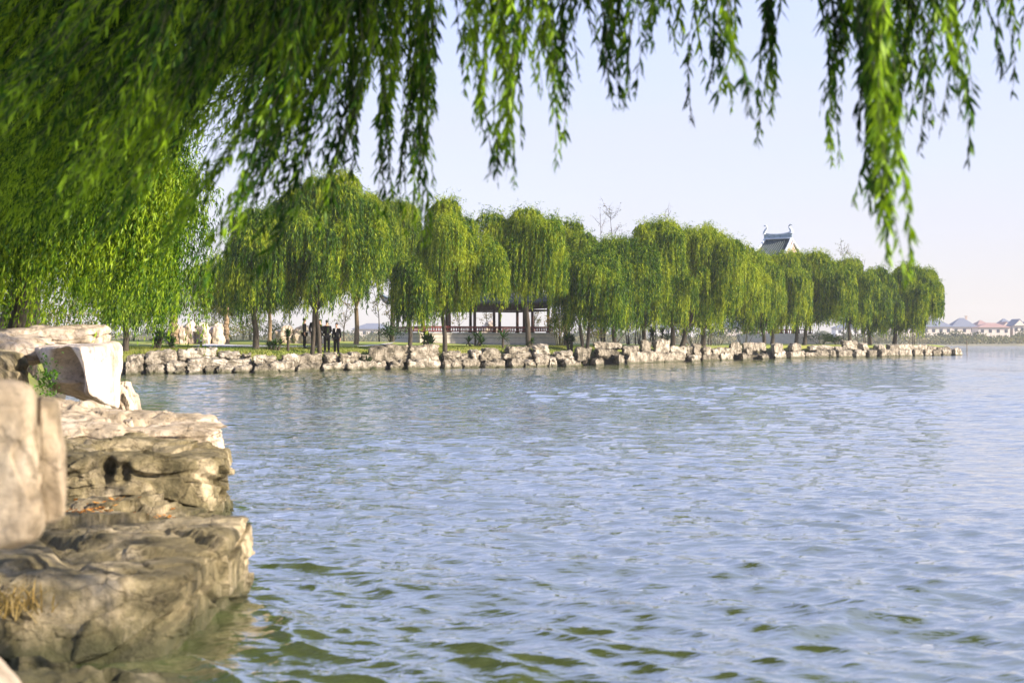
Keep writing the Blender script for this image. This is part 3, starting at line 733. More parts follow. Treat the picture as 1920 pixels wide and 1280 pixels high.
NLEAF = 0
def willow(px, basey, d, crown, topy, boty, label, w=14, lean=0, forks=1, seed=0, dens=1.0, split=None, group='weeping willows along the far bank', extra=(), open_side=0, bark='bark', leaf='leaf_far', wind=(-.06, 0), depthR=None):
    """pixel-measured trunk, crown extent -> a real tree at distance d"""
    global NLEAF
    rng = np.random.default_rng(seed)
    d = max(d, shore_d(px) + 2.1)
    X = (px - 960) / F * d
    zg = gz(X, d)
    boty += 18 + (12 if px > 1150 else 0)
    x0, x1 = [(c - 960) / F * d - X for c in crown]
    ztop = H - (topy - 640) / F * d - zg; zbot = H - (boty - 640) / F * d - zg
    root = empty('willow_tree', (X, d, zg))
    tag(root, label, 'tree', group)
    R = (x1 - x0) / 2 * 1.10; cx = (x0 + x1) / 2
    RY = depthR or min(max(R, 2.2), 4.2)
    Hc = ztop - zbot
    # lobes over the crown body
    lobes = []
    nl = int(10 + 2.9 * R * Hc / 2.2)
    for i in range(nl):
        u = (i + .5) / nl
        lr0 = min(1.3, .42 * R + .3)
        zz = zbot + Hc * .30 + (Hc * .70 - lr0 * .95) * u ** .9 + rng.uniform(-.75, .35)
        prof = max(.08, 1 - u ** 2.1) ** .55
        a = i * 2.39996 + rng.uniform(-.3, .3)
        rr = rng.uniform(.55, 1.28) if i % 4 else rng.uniform(.1, .5)
        lr = (rng.uniform(.35, .75) if i % 3 else rng.uniform(.8, 1.2)) * lr0
        if rng.uniform() < .13: continue
        lobes.append((cx + math.cos(a) * rr * prof * max(.3, R - lr * .55), math.sin(a) * rr * prof * RY * .8, zz, lr))
    for (ex, ey, er) in extra:   # named lobes measured on the picture
        lobes.append(((ex - 960) / F * d - X, rng.uniform(-1, .3), H - (ey - 640) / F * d - zg - er * .6, er))
    ll = .19 + .0008 * d; lw = .024 + .00014 * d
    me, nf = crown_mesh('crown', lobes, rng, 150 * dens, .055, ll, lw, wind, max(.5, zbot * .72), (1.3, 3.1), .85, .27)
    NLEAF += nf
    link('crown', me, M[leaf], root)
    # trunk and limbs
    mb = MB(); r0 = w / F * d / 2 * .82
    hf = max(1.4, zbot * .85 + .3)
    forkp = []
    trunks = split or [(0, lean)]
    for off, ln in trunks:
        ox = off / F * d; lx = ln / F * d
        pts = [Vector((ox, 0, -.35)), Vector((ox + lx * .1, .02, .15)), Vector((ox + lx * .5 + .05, .05, hf * .5)), Vector((ox + lx, 0, hf))]
        mb.tube(pts, [r0 * 1.45, r0 * 1.12, r0 * .95, r0 * .82], 9)
        forkp.append(pts[-1])
    big = sorted(lobes, key=lambda l: -l[2])
    for i, (x, y, z, r) in enumerate(lobes):
        src = min(forkp, key=lambda q: abs(q.x - x))
        if i % 3 == 0:
            lp = limb_path(src, (x, y, z + r * .4), rng)
            mb.tube(lp, [r0 * .5 * (1 - .82 * k / 6) for k in range(7)], 6, False)
        else:
            st = src.lerp(Vector((x, y, z)), .35); st.z = max(st.z, src.z)
            lp = [src] + limb_path(st, (x, y, z + r * .3), rng, n=4)
            mb.tube(lp, [r0 * .30, r0 * .26, r0 * .22, r0 * .16, r0 * .11, r0 * .06], 5, False)
    mb.build('trunk', M[bark], root, True)
    return root

# ------------------------------------------------------------------ willows of the far bank
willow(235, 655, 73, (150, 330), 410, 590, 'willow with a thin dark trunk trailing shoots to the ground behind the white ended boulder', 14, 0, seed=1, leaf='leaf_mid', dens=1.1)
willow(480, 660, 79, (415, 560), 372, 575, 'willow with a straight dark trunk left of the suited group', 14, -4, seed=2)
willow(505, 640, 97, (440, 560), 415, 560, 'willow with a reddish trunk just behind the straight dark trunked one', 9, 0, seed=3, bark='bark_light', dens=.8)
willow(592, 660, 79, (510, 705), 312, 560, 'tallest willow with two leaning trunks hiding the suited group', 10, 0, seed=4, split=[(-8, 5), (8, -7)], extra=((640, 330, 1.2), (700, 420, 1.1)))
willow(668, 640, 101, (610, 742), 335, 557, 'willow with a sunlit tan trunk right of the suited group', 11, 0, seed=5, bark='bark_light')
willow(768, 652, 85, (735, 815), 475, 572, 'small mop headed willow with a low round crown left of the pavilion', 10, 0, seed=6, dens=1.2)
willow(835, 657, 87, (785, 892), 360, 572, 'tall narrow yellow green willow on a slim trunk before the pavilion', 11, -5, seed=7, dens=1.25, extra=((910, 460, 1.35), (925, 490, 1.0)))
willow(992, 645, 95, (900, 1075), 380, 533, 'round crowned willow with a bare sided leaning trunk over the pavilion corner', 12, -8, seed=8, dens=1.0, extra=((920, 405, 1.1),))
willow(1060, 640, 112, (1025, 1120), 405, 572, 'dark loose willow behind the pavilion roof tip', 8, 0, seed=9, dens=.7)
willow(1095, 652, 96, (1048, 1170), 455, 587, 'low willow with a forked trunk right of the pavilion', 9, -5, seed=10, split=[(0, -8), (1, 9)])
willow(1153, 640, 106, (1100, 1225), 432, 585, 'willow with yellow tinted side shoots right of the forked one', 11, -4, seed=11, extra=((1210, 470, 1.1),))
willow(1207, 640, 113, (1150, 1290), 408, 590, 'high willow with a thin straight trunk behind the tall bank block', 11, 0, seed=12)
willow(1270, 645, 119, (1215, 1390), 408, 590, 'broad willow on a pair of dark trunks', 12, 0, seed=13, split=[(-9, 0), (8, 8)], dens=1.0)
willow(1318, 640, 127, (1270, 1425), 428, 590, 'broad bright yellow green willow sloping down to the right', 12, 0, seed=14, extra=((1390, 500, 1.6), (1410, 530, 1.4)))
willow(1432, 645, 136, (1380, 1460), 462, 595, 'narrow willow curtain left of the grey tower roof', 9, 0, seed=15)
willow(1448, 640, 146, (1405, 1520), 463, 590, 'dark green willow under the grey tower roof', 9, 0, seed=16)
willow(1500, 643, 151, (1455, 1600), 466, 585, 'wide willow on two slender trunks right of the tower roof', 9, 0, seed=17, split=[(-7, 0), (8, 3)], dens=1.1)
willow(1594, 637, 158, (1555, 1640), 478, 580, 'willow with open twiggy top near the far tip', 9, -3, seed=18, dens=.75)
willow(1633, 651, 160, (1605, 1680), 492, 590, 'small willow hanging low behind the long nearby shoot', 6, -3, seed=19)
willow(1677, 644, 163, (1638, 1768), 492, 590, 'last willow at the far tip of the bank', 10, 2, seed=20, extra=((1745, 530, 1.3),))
willow(735, 640, 112, (690, 790), 345, 515, 'tall willow in the second row behind the mop headed one', 10, 0, seed=21, dens=.8)
willow(425, 640, 104, (345, 480), 470, 560, 'distant thin willow behind the garden rockery', 7, 0, seed=22, dens=.45)

# ------------------------------------------------------------------ willows of the left bank (closer)
def mid_willow(name_label, X, Y, lobes, r0, trunk_top, seed, per, spacing, ll, lw, wind, zmin, lenr, leaf):
    global NLEAF
    rng = np.random.default_rng(seed)
    zg = gz(X, Y)
    root = empty('willow_tree', (X, Y, zg)); tag(root, name_label, 'tree', 'weeping willows on the left bank')
    L2 = [(x - X, y - Y, z - zg, r) for x, y, z, r in lobes]
    me, nf = crown_mesh('crown', L2, rng, per, spacing, ll, lw, wind, zmin, lenr, .8, .36)
    NLEAF += nf
    link('crown', me, M[leaf], root)
    mb = MB(); tt = Vector(trunk_top) - Vector((X, Y, zg))
    mb.tube([(0, 0, -.4), (0, 0, .1), tt * .35, tt * .7, tt], [r0 * 1.5, r0 * 1.15, r0, r0 * .9, r0 * .8], 12)
    for i, (x, y, z, r) in enumerate(L2):
        if i % 2 == 0:
            mb.tube(limb_path(tt, (x, y, z + r * .3), rng, wob=.15), [r0 * .6 * (1 - .85 * k / 6) for k in range(7)], 6, False)
    mb.build('trunk', M['bark'], root, True)
    return root
def lobe_field(rng, n, cx, cy, R, z0, z1, lr):
    out = []
    for i in range(n):
        u = (i + .5) / n; a = i * 2.39996
        zz = z0 + (z1 - z0) * u; prof = math.sqrt(max(.05, 1 - (u * .95) ** 2.2))
        rr = math.sqrt(rng.uniform(.15, 1))
        out.append((cx + math.cos(a) * R * rr * prof, cy + math.sin(a) * R * rr * prof, zz, lr * rng.uniform(.75, 1.2)))
    return out
r_ = np.random.default_rng(77)
mid_willow('willow with a stout dark trunk at the far left beyond the scored slab', -11.9, 35, lobe_field(r_, 38, -11.9, 35, 3.7, 4.1, 10.5, 1.25), .19, (-11.7, 35, 4.0), 31, 120, .052, .13, .028, (-.12, 0), .6, (1.6, 3.4), 'leaf_mid')
mid_willow('willow with a leaning trunk cut by the left frame edge', -8.1, 22.5, lobe_field(r_, 50, -7.3, 22.0, 2.35, 3.7, 9.0, .9), .13, (-7.3, 22.5, 4.0), 32, 250, .045, .10, .019, (-.20, 0), .6, (1.5, 3.0), 'leaf_mid')
mid_willow('willow on the left bank whose crown fills the gap above the boulders', -18.2, 50, lobe_field(r_, 28, -15.8, 50, 3.4, 4.8, 11.5, 1.3), .18, (-17.2, 50, 4.5), 33, 110, .055, .15, .032, (-.08, 0), 1.0, (1.6, 3.2), 'leaf_mid')

# ------------------------------------------------------------------ the near willow overhead
def near_willow():
    global NLEAF
    rng = np.random.default_rng(5)
    X, Y = -8.2, 9.0; zg = gz(X, Y)
    root = empty('willow_tree', (X, Y, zg))
    tag(root, 'near willow whose blurred shoots hang across the top of the view', 'tree')
    base = Vector((X, Y, zg))
    mb = MB(); top = Vector((-7.6, 8.8, 5.2))
    mb.tube([Vector((X, Y, zg - .4)) - base, Vector((X, Y, zg + .2)) - base, Vector((-8.0, 8.9, 3.2)) - base, top - base], [.42, .34, .29, .26], 14)
    def limb(pts, r0, r1, name='limb'):
        m = MB(); n = len(pts)
        m.tube([Vector(p) - base for p in pts], [r0 + (r1 - r0) * i / (n - 1) for i in range(n)], 8)
        m.build('limb', M['bark'], root, True)
    mb.build('trunk', M['bark'], root, True)
    limb([top, (-6, 8.2, 6.0), (-3.5, 7.6, 6.1), (-1, 7.1, 5.7), (1.2, 6.7, 5.2), (3.4, 6.6, 4.9)], .17, .04)
    limb([top, (-6.4, 9.5, 6.5), (-4.2, 10.0, 6.6), (-2, 9.9, 6.3), (0, 9.4, 5.9)], .15, .04)
    limb([top, (-6.9, 10.2, 6.3), (-6, 12, 6.9), (-4.6, 13.2, 6.9), (-2.8, 13.6, 6.4)], .14, .04)
    limb([(-3.5, 7.6, 6.1), (-2, 8.3, 6.6), (.3, 8.6, 6.6), (2.4, 8.1, 6.1), (4.3, 7.6, 5.4)], .08, .03)
    limb([(-4.6, 13.2, 6.9), (-2.5, 13.6, 8.4), (0, 13.4, 9.3), (2.4, 12.6, 9.2)], .10, .03)
    limb([(-4.2, 10.0, 6.6), (-2, 10.4, 7.8), (.6, 10.3, 8.4), (3.0, 9.8, 8.3)], .10, .03)
    # --- hanging shoots
    deep = []
    def clump(S, tip, n, spread0, spread1, ll=.080, lw=.0150, dens=.0135, var=.35, bulge=0., merge=False, curve=1.0):
        """a bunch of shoots from S to tip (world points)"""
        global NLEAF
        S = np.array(S, float); tip = np.array(tip, float)
        V, Fq = [], []; b = 0
        tw = MB()
        for i in range(n):
            s = S + rng.normal(0, 1, 3) * [spread0, spread0, .1]
            e = tip + rng.normal(0, 1, 3) * [spread1, spread1, .04]
            e = s + (e - s) * (1 - var * rng.uniform(0, 1) ** 1.5 * (i > 0))
            ln = np.linalg.norm(e - s); m = max(6, int(ln / dens))
            t = np.sort(rng.uniform(0, 1, m))
            hx = e - s
            sw = rng.uniform(0, 6.28)
            # the shoot leaves the twig outward, then hangs
            pos = s + np.stack([hx[0] * t ** curve, hx[1] * t, hx[2] * t], 1)
            off = np.sin(t * math.pi)[:, None] * np.array([hx[0] * .12 * (curve == 1) + bulge, 0, 0]) * -1
            pos = pos + off + np.stack([.035 * np.sin(t * 7 + sw), .035 * np.cos(t * 6 + sw * 2), 0 * t], 1)
            T = unit(np.stack([hx[0] * curve * np.maximum(t, .02) ** (curve - 1), hx[1] + 0 * t, hx[2] + 0 * t], 1))
            dr = rng.normal(size=(m, 3)); dr -= (dr * T).sum(1)[:, None] * T
            d = unit(T * 1.0 + unit(dr) * rng.uniform(.15, .95, m)[:, None] + [0, 0, -.2])
            sz = rng.uniform(.4, 1.2, m) * np.interp(t, [0, .9, 1], [1, .95, .6])
            v, f = leaf_arrays(pos, d, ll * sz, lw * sz * rng.uniform(.8, 1.3, m), rng)
            V.append(v); Fq.append(f + b); b += len(v)
            k = np.linspace(0, m - 1, 7).astype(int)
            tw.tube(pos[k], [.0035, .0032, .003, .0025, .002, .0016, .0012], 3, False)
        v = np.concatenate(V) - np.array(base); f = np.concatenate(Fq)
        NLEAF += len(f)
        if merge: deep.append((v, f)); return
        o = link('hanging_branch', np_mesh('hanging_branch', v, f), M['leaf_near'], root)
        link('twig', (lambda mm: (setattr(mm, 'v', [tuple(np.array(p) - np.array(base)) for p in mm.v]), mm.mesh('twig'))[1])(tw), M['twig'], o)
        return o
    # right-hand fringe: (top px, tip px, tip py, depth, shoots, half width px)
    fr = [(870, 866, 115, 6.6, 2, 6), (905, 885, 245, 6.4, 8, 13), (955, 930, 335, 6.2, 11, 14), (985, 966, 285, 6.8, 3, 8), (1015, 1028, 220, 6.3, 7, 12), (1022, 1034, 345, 6.4, 3, 6),
          (1068, 1058, 210, 6.6, 5, 10), (1075, 1038, 285, 6.7, 2, 5), (1148, 1156, 225, 6.5, 8, 14), (1110, 1120, 130, 6.8, 3, 8), (1220, 1190, 175, 6.3, 6, 10), (1258, 1275, 95, 6.6, 4, 8),
          (1312, 1298, 235, 6.9, 2, 5), (1358, 1350, 150, 6.3, 6, 12), (1362, 1352, 220, 6.6, 2, 6), (1382, 1388, 230, 5.2, 1, 3), (1452, 1430, 262, 6.4, 4, 8), (1450, 1440, 175, 6.4, 4, 7),
          (1572, 1553, 315, 6.3, 4, 8), (1565, 1560, 205, 6.3, 6, 12), (1632, 1640, 400, 5.7, 13, 17), (1650, 1650, 470, 5.4, 10, 14), (1655, 1690, 545, 4.8, 6, 12), (1640, 1660, 240, 6, 10, 22),
          (1700, 1692, 235, 6.2, 7, 14), (1745, 1752, 200, 6.0, 5, 14), (1765, 1800, 215, 5.6, 5, 12), (1790, 1801, 320, 5.8, 2, 6), (1690, 1700, 160, 6.6, 7, 16), (1820, 1790, 120, 6.1, 4, 12),
          (1865, 1885, 160, 5.9, 3, 7), (1912, 1912, 90, 6.2, 5, 10), (1840, 1845, 60, 6.4, 3, 8), (1735, 1745, 258, 5.9, 2, 5), (1600, 1590, 110, 6.5, 6, 12),
          (900, 905, 120, 6.9, 7, 18), (940, 950, 150, 6.6, 7, 14), (1040, 1045, 110, 6.8, 5, 14), (1160, 1165, 120, 6.7, 6, 16), (1300, 1300, 40, 6.7, 3, 14), (1230, 1225, 60, 6.4, 5, 12)]
    for (sx, tx, ty, d, n, hw) in fr:
        zt = 1.65 + (640 / F) * d + rng.uniform(.25, .9)
        S = P(sx, 0, d); S.z = zt; S.x += (sx - tx) / F * d * .4
        clump(S, P(tx, ty, d), int(n * 1.3) if n > 3 else n + 1, hw / F * d * 1.05, hw / F * d * .75)
    # curtain over the left part: leaning down-left in the wind
    lf = []
    for i in range(100):
        sx = rng.uniform(-150, 690) if i % 5 else rng.uniform(-150, 560)
        d = rng.uniform(6.6, 9.0) if i % 5 == 0 else rng.uniform(12.0, 19.0)
        lean = np.interp(sx, [0, 300, 500, 650, 750, 830], [260, 260, 210, 120, 45, 12]) * rng.uniform(.75, 1.2)
        ty = np.interp(sx, [-150, 100, 350, 500, 600, 700, 830], [330, 400, 470, 340, 210, 80, 40]) + rng.uniform(-150, 20)
        lf.append((sx, sx - lean, ty, d, int(rng.integers(5, 9)) if i % 5 == 0 else int(rng.integers(9, 15)), rng.uniform(14, 24)))
    # the separate ropes along the right side of the curtain, each swept further left towards its tip
    for (sx, tx, ty, d, n, hw) in [(808, 792, 446, 7.0, 11, 9), (790, 757, 440, 7.3, 7, 7), (800, 780, 330, 7.6, 8, 10), (744, 719, 432, 7.0, 12, 11), (735, 728, 260, 7.6, 9, 16), (690, 609, 446, 6.8, 14, 12), (680, 655, 300, 7.3, 12, 17),
            (660, 463, 528, 6.7, 17, 14), (640, 560, 300, 7.2, 12, 17), (595, 369, 528, 6.6, 18, 14), (570, 480, 330, 7.0, 12, 16), (525, 465, 280, 7.4, 5, 10), (610, 470, 420, 6.9, 10, 14), (530, 300, 470, 6.8, 12, 14), (440, 190, 480, 6.7, 12, 15),
            (350, 110, 430, 6.5, 12, 15), (705, 700, 180, 7.8, 8, 20), (770, 765, 190, 7.8, 8, 18), (640, 625, 160, 8, 9, 22)]:
        S = P(sx, 0, d); S.z = 1.65 + (640 / F) * d + rng.uniform(.3, .8)
        clump(S, P(tx, ty, d), n, hw / F * d * .95, hw / F * d * .6, var=.42, curve=2.1 if sx - tx > 30 else 1.3)
    for (sx, tx, ty, d, n, hw) in lf:
        zt = 1.65 + (640 / F) * d + rng.uniform(.3, 1.2)
        S = P(sx, 0, d); f_ = (zt - S.z) / max(.2, S.z - P(0, ty, d).z)
        S.x += (sx - tx) / F * d * min(f_, .8); S.z = zt
        clump(S, P(tx, ty, d), int(n * (1.15 if sx - tx < 60 and d < 9.2 else 1.5 if (d > 9.2 or sx - tx < 60) else 1)), hw / F * d * (1.3 if d < 9.2 else 1.0), hw / F * d * (.6 if d < 9.2 else .5), merge=d > 9.2, var=.22 if d < 9.2 else .35)
    # unseen crown above the view, its lobes added to shade the shoots below
    lob = []
    vs_, fs_, b_ = [], [], 0
    for v, f in deep: vs_.append(v); fs_.append(f + b_); b_ += len(v)
    link('inner_crown', np_mesh('inner_crown', np.concatenate(vs_), np.concatenate(fs_)), M['leaf_near'], root)
    for i in range(50):
        lob.append((rng.uniform(.5, 4.0) - X, rng.uniform(3.8, 7.5) - Y, rng.uniform(5.2, 7.4) - zg, rng.uniform(.6, .95)))
    for i in range(190):
        y = rng.uniform(7.5, 15.5); lob.append((rng.uniform(-4.5, 3.2) - X, y - Y, rng.uniform(3.4 + .24 * y, 10.8) - zg, rng.uniform(.7, 1.1)))
    for i in range(150):
        x = rng.uniform(-7.5, 4.6); y = rng.uniform(6.6, 15) if x < 2 else rng.uniform(6.3, 9.8)
        z = 1.65 + .24 * y + rng.uniform(1.7, 3.6)
        lob.append((x - X, y - Y, z - zg, rng.uniform(.6, 1.0)))
    S, O, Lh = [], [], []
    me, nf = crown_mesh('crown', lob, rng, 90, .05, .15, .036, (-.15, 0), 0, (.5, 1.3), .7, .5)
    NLEAF += nf
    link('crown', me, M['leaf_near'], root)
near_willow()

# ------------------------------------------------------------------ people
def skin_mesh(name, verts, edges, radii, sub=2):
    me = bpy.data.meshes.new(name); me.from_pydata(verts, edges, []); me.update()
    o = bpy.data.objects.new('build', me); COL.objects.link(o)
    md = o.modifiers.new('s', 'SKIN')
    for i, r in enumerate(radii):
        sv = me.skin_vertices[0].data[i]
        sv.radius = r if isinstance(r, tuple) else (r, r)
        sv.use_root = (i == 0)
    o.modifiers.new('u', 'SUBSURF').levels = sub
    dg = bpy.context.evaluated_depsgraph_get()
    out = bpy.data.meshes.new_from_object(o.evaluated_get(dg))
    out.name = name
    bpy.data.objects.remove(o); bpy.data.meshes.remove(me)
    out.polygons.foreach_set('use_smooth', np.ones(len(out.polygons), bool))
    out.materials.clear()
    return out

def person(px, d, facing, label, h=1.74, arms='side', shirt=False, bag=False):
    X = (px - 960) / F * d; zg = gz(X, d)
    root = empty('person', (X, d, zg), facing)
    tag(root, label, 'person', 'people in dark suits standing on the lawn')
    s = h / 1.74
    V = {}
    def J(k, x, y, z, r): V[k] = ((x * s, y * s, z * s), r if isinstance(r, tuple) else r * s)
    # local -Y is the way the person faces
    J('pelvis', 0, 0, .93, (.15 * s, .105 * s)); J('waist', 0, .0, 1.07, (.125 * s, .09 * s)); J('chest', 0, .01, 1.28, (.155 * s, .11 * s)); J('should', 0, .015, 1.42, (.11 * s, .08 * s))
    J('neck', 0, .01, 1.50, .052); J('head0', 0, -.005, 1.575, (.066 * s, .078 * s)); J('head1', 0, 0, 1.66, (.075 * s, .09 * s)); J('head2', 0, .005, 1.715, (.05 * s, .06 * s))
    J('nose', 0, -.10, 1.625, .012)
    E = [('pelvis', 'waist'), ('waist', 'chest'), ('chest', 'should'), ('should', 'neck'), ('neck', 'head0'), ('head0', 'head1'), ('head1', 'head2'), ('head1', 'nose')]
    armp = {}
    for sg, n in ((-1, 'l'), (1, 'r')):
        J('hip' + n, sg * .09, 0, .86, .088); J('knee' + n, sg * .10, -.01, .47, .058); J('ankle' + n, sg * .105, .02, .09, .04); J('toe' + n, sg * .12, -.13, .045, .035)
        J('sh' + n, sg * .185, .01, 1.41, .055)
        if arms == 'side': el, wr = (sg * .235, .03, 1.13), (sg * .24, -.03, .88)
        elif arms == 'front': el, wr = (sg * .235, .03, 1.15), (sg * .07, -.17, 1.02)
        else: el, wr = (sg * .24, .05, 1.15), (sg * .12, -.2, 1.18)
        J('el' + n, *el, .042); J('wr' + n, *wr, .029)
        dirv = Vector(wr) - Vector(el); dirv.normalize()
        pm = Vector(wr) + dirv * .06; J('palm' + n, *pm, (.035, .018))
        E += [('pelvis', 'hip' + n), ('hip' + n, 'knee' + n), ('knee' + n, 'ankle' + n), ('ankle' + n, 'toe' + n), ('should', 'sh' + n), ('sh' + n, 'el' + n), ('el' + n, 'wr' + n), ('wr' + n, 'palm' + n)]
        side = dirv.cross(Vector((1, 0, 0))); side.normalize()
        for k, (o_, l_) in enumerate(((-.03, .065), (-.01, .08), (.01, .085), (.03, .07))):
            a = pm + dirv * .035 + side * o_; b = a + dirv * l_ + Vector((-sg * .02, 0, 0))
            J(f'f{k}a' + n, *a, .009); J(f'f{k}b' + n, *b, .008)
            E += [('palm' + n, f'f{k}a' + n), (f'f{k}a' + n, f'f{k}b' + n)]
        a = Vector(wr) + dirv * .03 - side * .04; b = a + dirv * .045 - side * .015
        J('tha' + n, *a, .011); J('thb' + n, *b, .009); E += [('wr' + n, 'tha' + n), ('tha' + n, 'thb' + n)]
        armp[n] = (el, wr)
    keys = list(V)
    ix = {k: i for i, k in enumerate(keys)}
    body = skin_mesh('body', [V[k][0] for k in keys], [(ix[a], ix[b]) for a, b in E], [V[k][1] for k in keys], 1)
    body.materials.append(M['skin']); body.materials.append(M['suit'])
    hp = [Vector(V['palm' + n][0]) for n in 'lr']
    for pg in body.polygons:
        c_ = pg.center
        if c_.z < 1.455 * s and min((c_ - h_).length for h_ in hp) > .15: pg.material_index = 1
    link('body', body, M['skin'], root)
    def sub(name, ks, es, grow, mat):
        i2 = {k: i for i, k in enumerate(ks)}
        rr = [tuple(c + grow for c in V[k][1]) if isinstance(V[k][1], tuple) else V[k][1] + grow for k in ks]
        return link(name, skin_mesh(name, [V[k][0] for k in ks], [(i2[a], i2[b]) for a, b in es], rr, 1), mat, root)
    sub('suit_jacket', ['chest', 'pelvis', 'waist', 'should', 'shl', 'ell', 'wrl', 'shr', 'elr', 'wrr'], [('pelvis', 'waist'), ('waist', 'chest'), ('chest', 'should'), ('should', 'shl'), ('shl', 'ell'), ('ell', 'wrl'), ('should', 'shr'), ('shr', 'elr'), ('elr', 'wrr')], .02, M['suit'])
    sub('trousers', ['pelvis', 'hipl', 'kneel', 'anklel', 'hipr', 'kneer', 'ankler'], [('pelvis', 'hipl'), ('hipl', 'kneel'), ('kneel', 'anklel'), ('pelvis', 'hipr'), ('hipr', 'kneer'), ('kneer', 'ankler')], .03, M['suit'])
    for sg in (-1, 1):
        m = MB(); m.box((sg * .115 * s, -.05 * s, .045 * s), (.1 * s, .28 * s, .09 * s), 0, .75); m.build('shoe', M['shoe'], root)
    # hair cap
    v, f = cube_surface(6); v = v / np.linalg.norm(v, axis=1)[:, None]
    hv = v * [.088 * s, .102 * s, .095 * s]; hv[:, 2] = np.where(hv[:, 2] < -.01, hv[:, 2] * np.where(hv[:, 1] > 0, .9, -.1), hv[:, 2])
    hv = hv + [0, .018 * s, 1.685 * s]
    link('hair', np_mesh('hair', hv, f, True), M['hair'], root)
    for sg in (-1, 1):
        e_, f2 = cube_surface(2); e_ = e_ / np.linalg.norm(e_, axis=1)[:, None] * [.012 * s, .008, .007 * s] + [sg * .03 * s, -.088 * s, 1.64 * s]
        link('eye', np_mesh('eye', e_, f2, True), M['hair'], root)
    if shirt:
        m = MB(); m.add([(-.055 * s, -.128 * s, 1.47 * s), (.055 * s, -.128 * s, 1.47 * s), (0, -.155 * s, 1.24 * s), (-.055 * s, -.10 * s, 1.47 * s), (.055 * s, -.10 * s, 1.47 * s), (0, -.12 * s, 1.24 * s)],
                        [(0, 1, 2), (5, 4, 3), (0, 3, 4, 1), (1, 4, 5, 2), (2, 5, 3, 0)])
        m.build('shirt_front', M['shirt'], root)
    return root
person(571, 82.5, math.radians(90), 'person in a black suit standing leftmost of the group, left of the twin trunks', 1.72)
person(589, 83.2, math.radians(20), 'person in black mostly hidden between the two leaning trunks', 1.8)
person(600, 84.0, math.radians(-60), 'person in black right behind the right leaning trunk', 1.66, 'front')
person(613, 81.8, math.radians(200), 'tallest person in a black suit standing with their back turned right of the trunks', 1.84, 'front')
person(631, 82.0, math.radians(-15), 'rightmost person of the group in a black suit facing the lake', 1.76, 'side', True)

# ------------------------------------------------------------------ plants on the bank
def sword_plant(px, d, h, r, n, label, seed, kind='clump', grp='sword leaved palms on the lawn edge'):
    rng = np.random.default_rng(seed); X = (px - 960) / F * d; zg = gz(X, d)
    root = empty('sword_leaf_palm', (X, d, zg)); tag(root, label, 'palm', grp)
    heads = [(0, 0, h * .62)] if kind == 'tree' else [(rng.uniform(-.5, .5) * r, rng.uniform(-.3, .3) * r, h * rng.uniform(.25, .7)) for _ in range(4)]
    mb = MB(); V, Fc = [], []; b = 0
    for (hx, hy, hz) in heads:
        mb.tube([(hx * .5, hy * .5, -.1), (hx * .8, hy * .8, hz * .5), (hx, hy, hz)], [.09, .075, .06], 7)
        for i in range(n):
            a = rng.uniform(0, 6.28); e = rng.uniform(-.35, 1.4); L_ = r * rng.uniform(.7, 1.05) * (1 if kind == 'tree' else .75)
            dv = np.array([math.cos(a) * math.cos(e), math.sin(a) * math.cos(e), math.sin(e)])
            side = unit(np.cross(dv, [0, 0, 1.0]) + 1e-6); w = .035
            p0 = np.array([hx, hy, hz]); p1 = p0 + dv * L_ * .55; p2 = p0 + dv * L_ + [0, 0, -.12 * L_]
            V += [p0 - side * w * .5, p0 + side * w * .5, p1 + side * w, p1 - side * w, p2]
            Fc += [(b, b + 1, b + 2, b + 3), (b + 3, b + 2, b + 4, b + 4)]; b += 5
    mb.build('stem', M['bark'], root)
    me = bpy.data.meshes.new('fronds'); me.from_pydata([tuple(v) for v in V], [], [f if f[2] != f[3] else f[:3] for f in Fc]); me.update()
    link('fronds', me, M['leaf_dark'], root)
    return root
sp = [(540, 80, 1.25, .75, 70, 'tree', 'short stemmed fan palm between the straight trunk and the suited group'), (515, 79.5, .6, .7, 40, 'clump', 'low spiky clump at the foot of the straight dark trunk'),
      (290, 75, .95, .9, 50, 'clump', 'dark spiky clump right of the thin dark trunk'), (325, 76, .85, .8, 45, 'clump', 'spiky clump below the pale garden rockery'),
      (685, 82, 1.2, 1.15, 60, 'clump', 'big dark sword leaved clump right of the suited group'), (795, 89, 1.0, 1.1, 55, 'clump', 'spiky clump under the mop headed willow'),
      (890, 94, .9, .95, 40, 'clump', 'green spiky plant before the middle of the pavilion plinth'), (943, 93, 1.1, .9, 50, 'tree', 'sword leaved palm before the bright plinth wall'),
      (992, 95, .7, .55, 35, 'clump', 'small tuft at the foot of the bare sided leaning trunk'), (1070, 98, 1.15, .9, 50, 'clump', 'dark bushy clump just left of the forked trunk'),
      (965, 92, .5, .5, 25, 'clump', 'tiny spiky tuft between the palm and the leaning trunk'),
      (1235, 121, 1.6, 1.4, 60, 'clump', 'dark clump rising behind the tall upright block')]
for i, (px, d, h, r, n, k, lab) in enumerate(sp): sword_plant(px, d, h, r, n, lab, 300 + i, k)

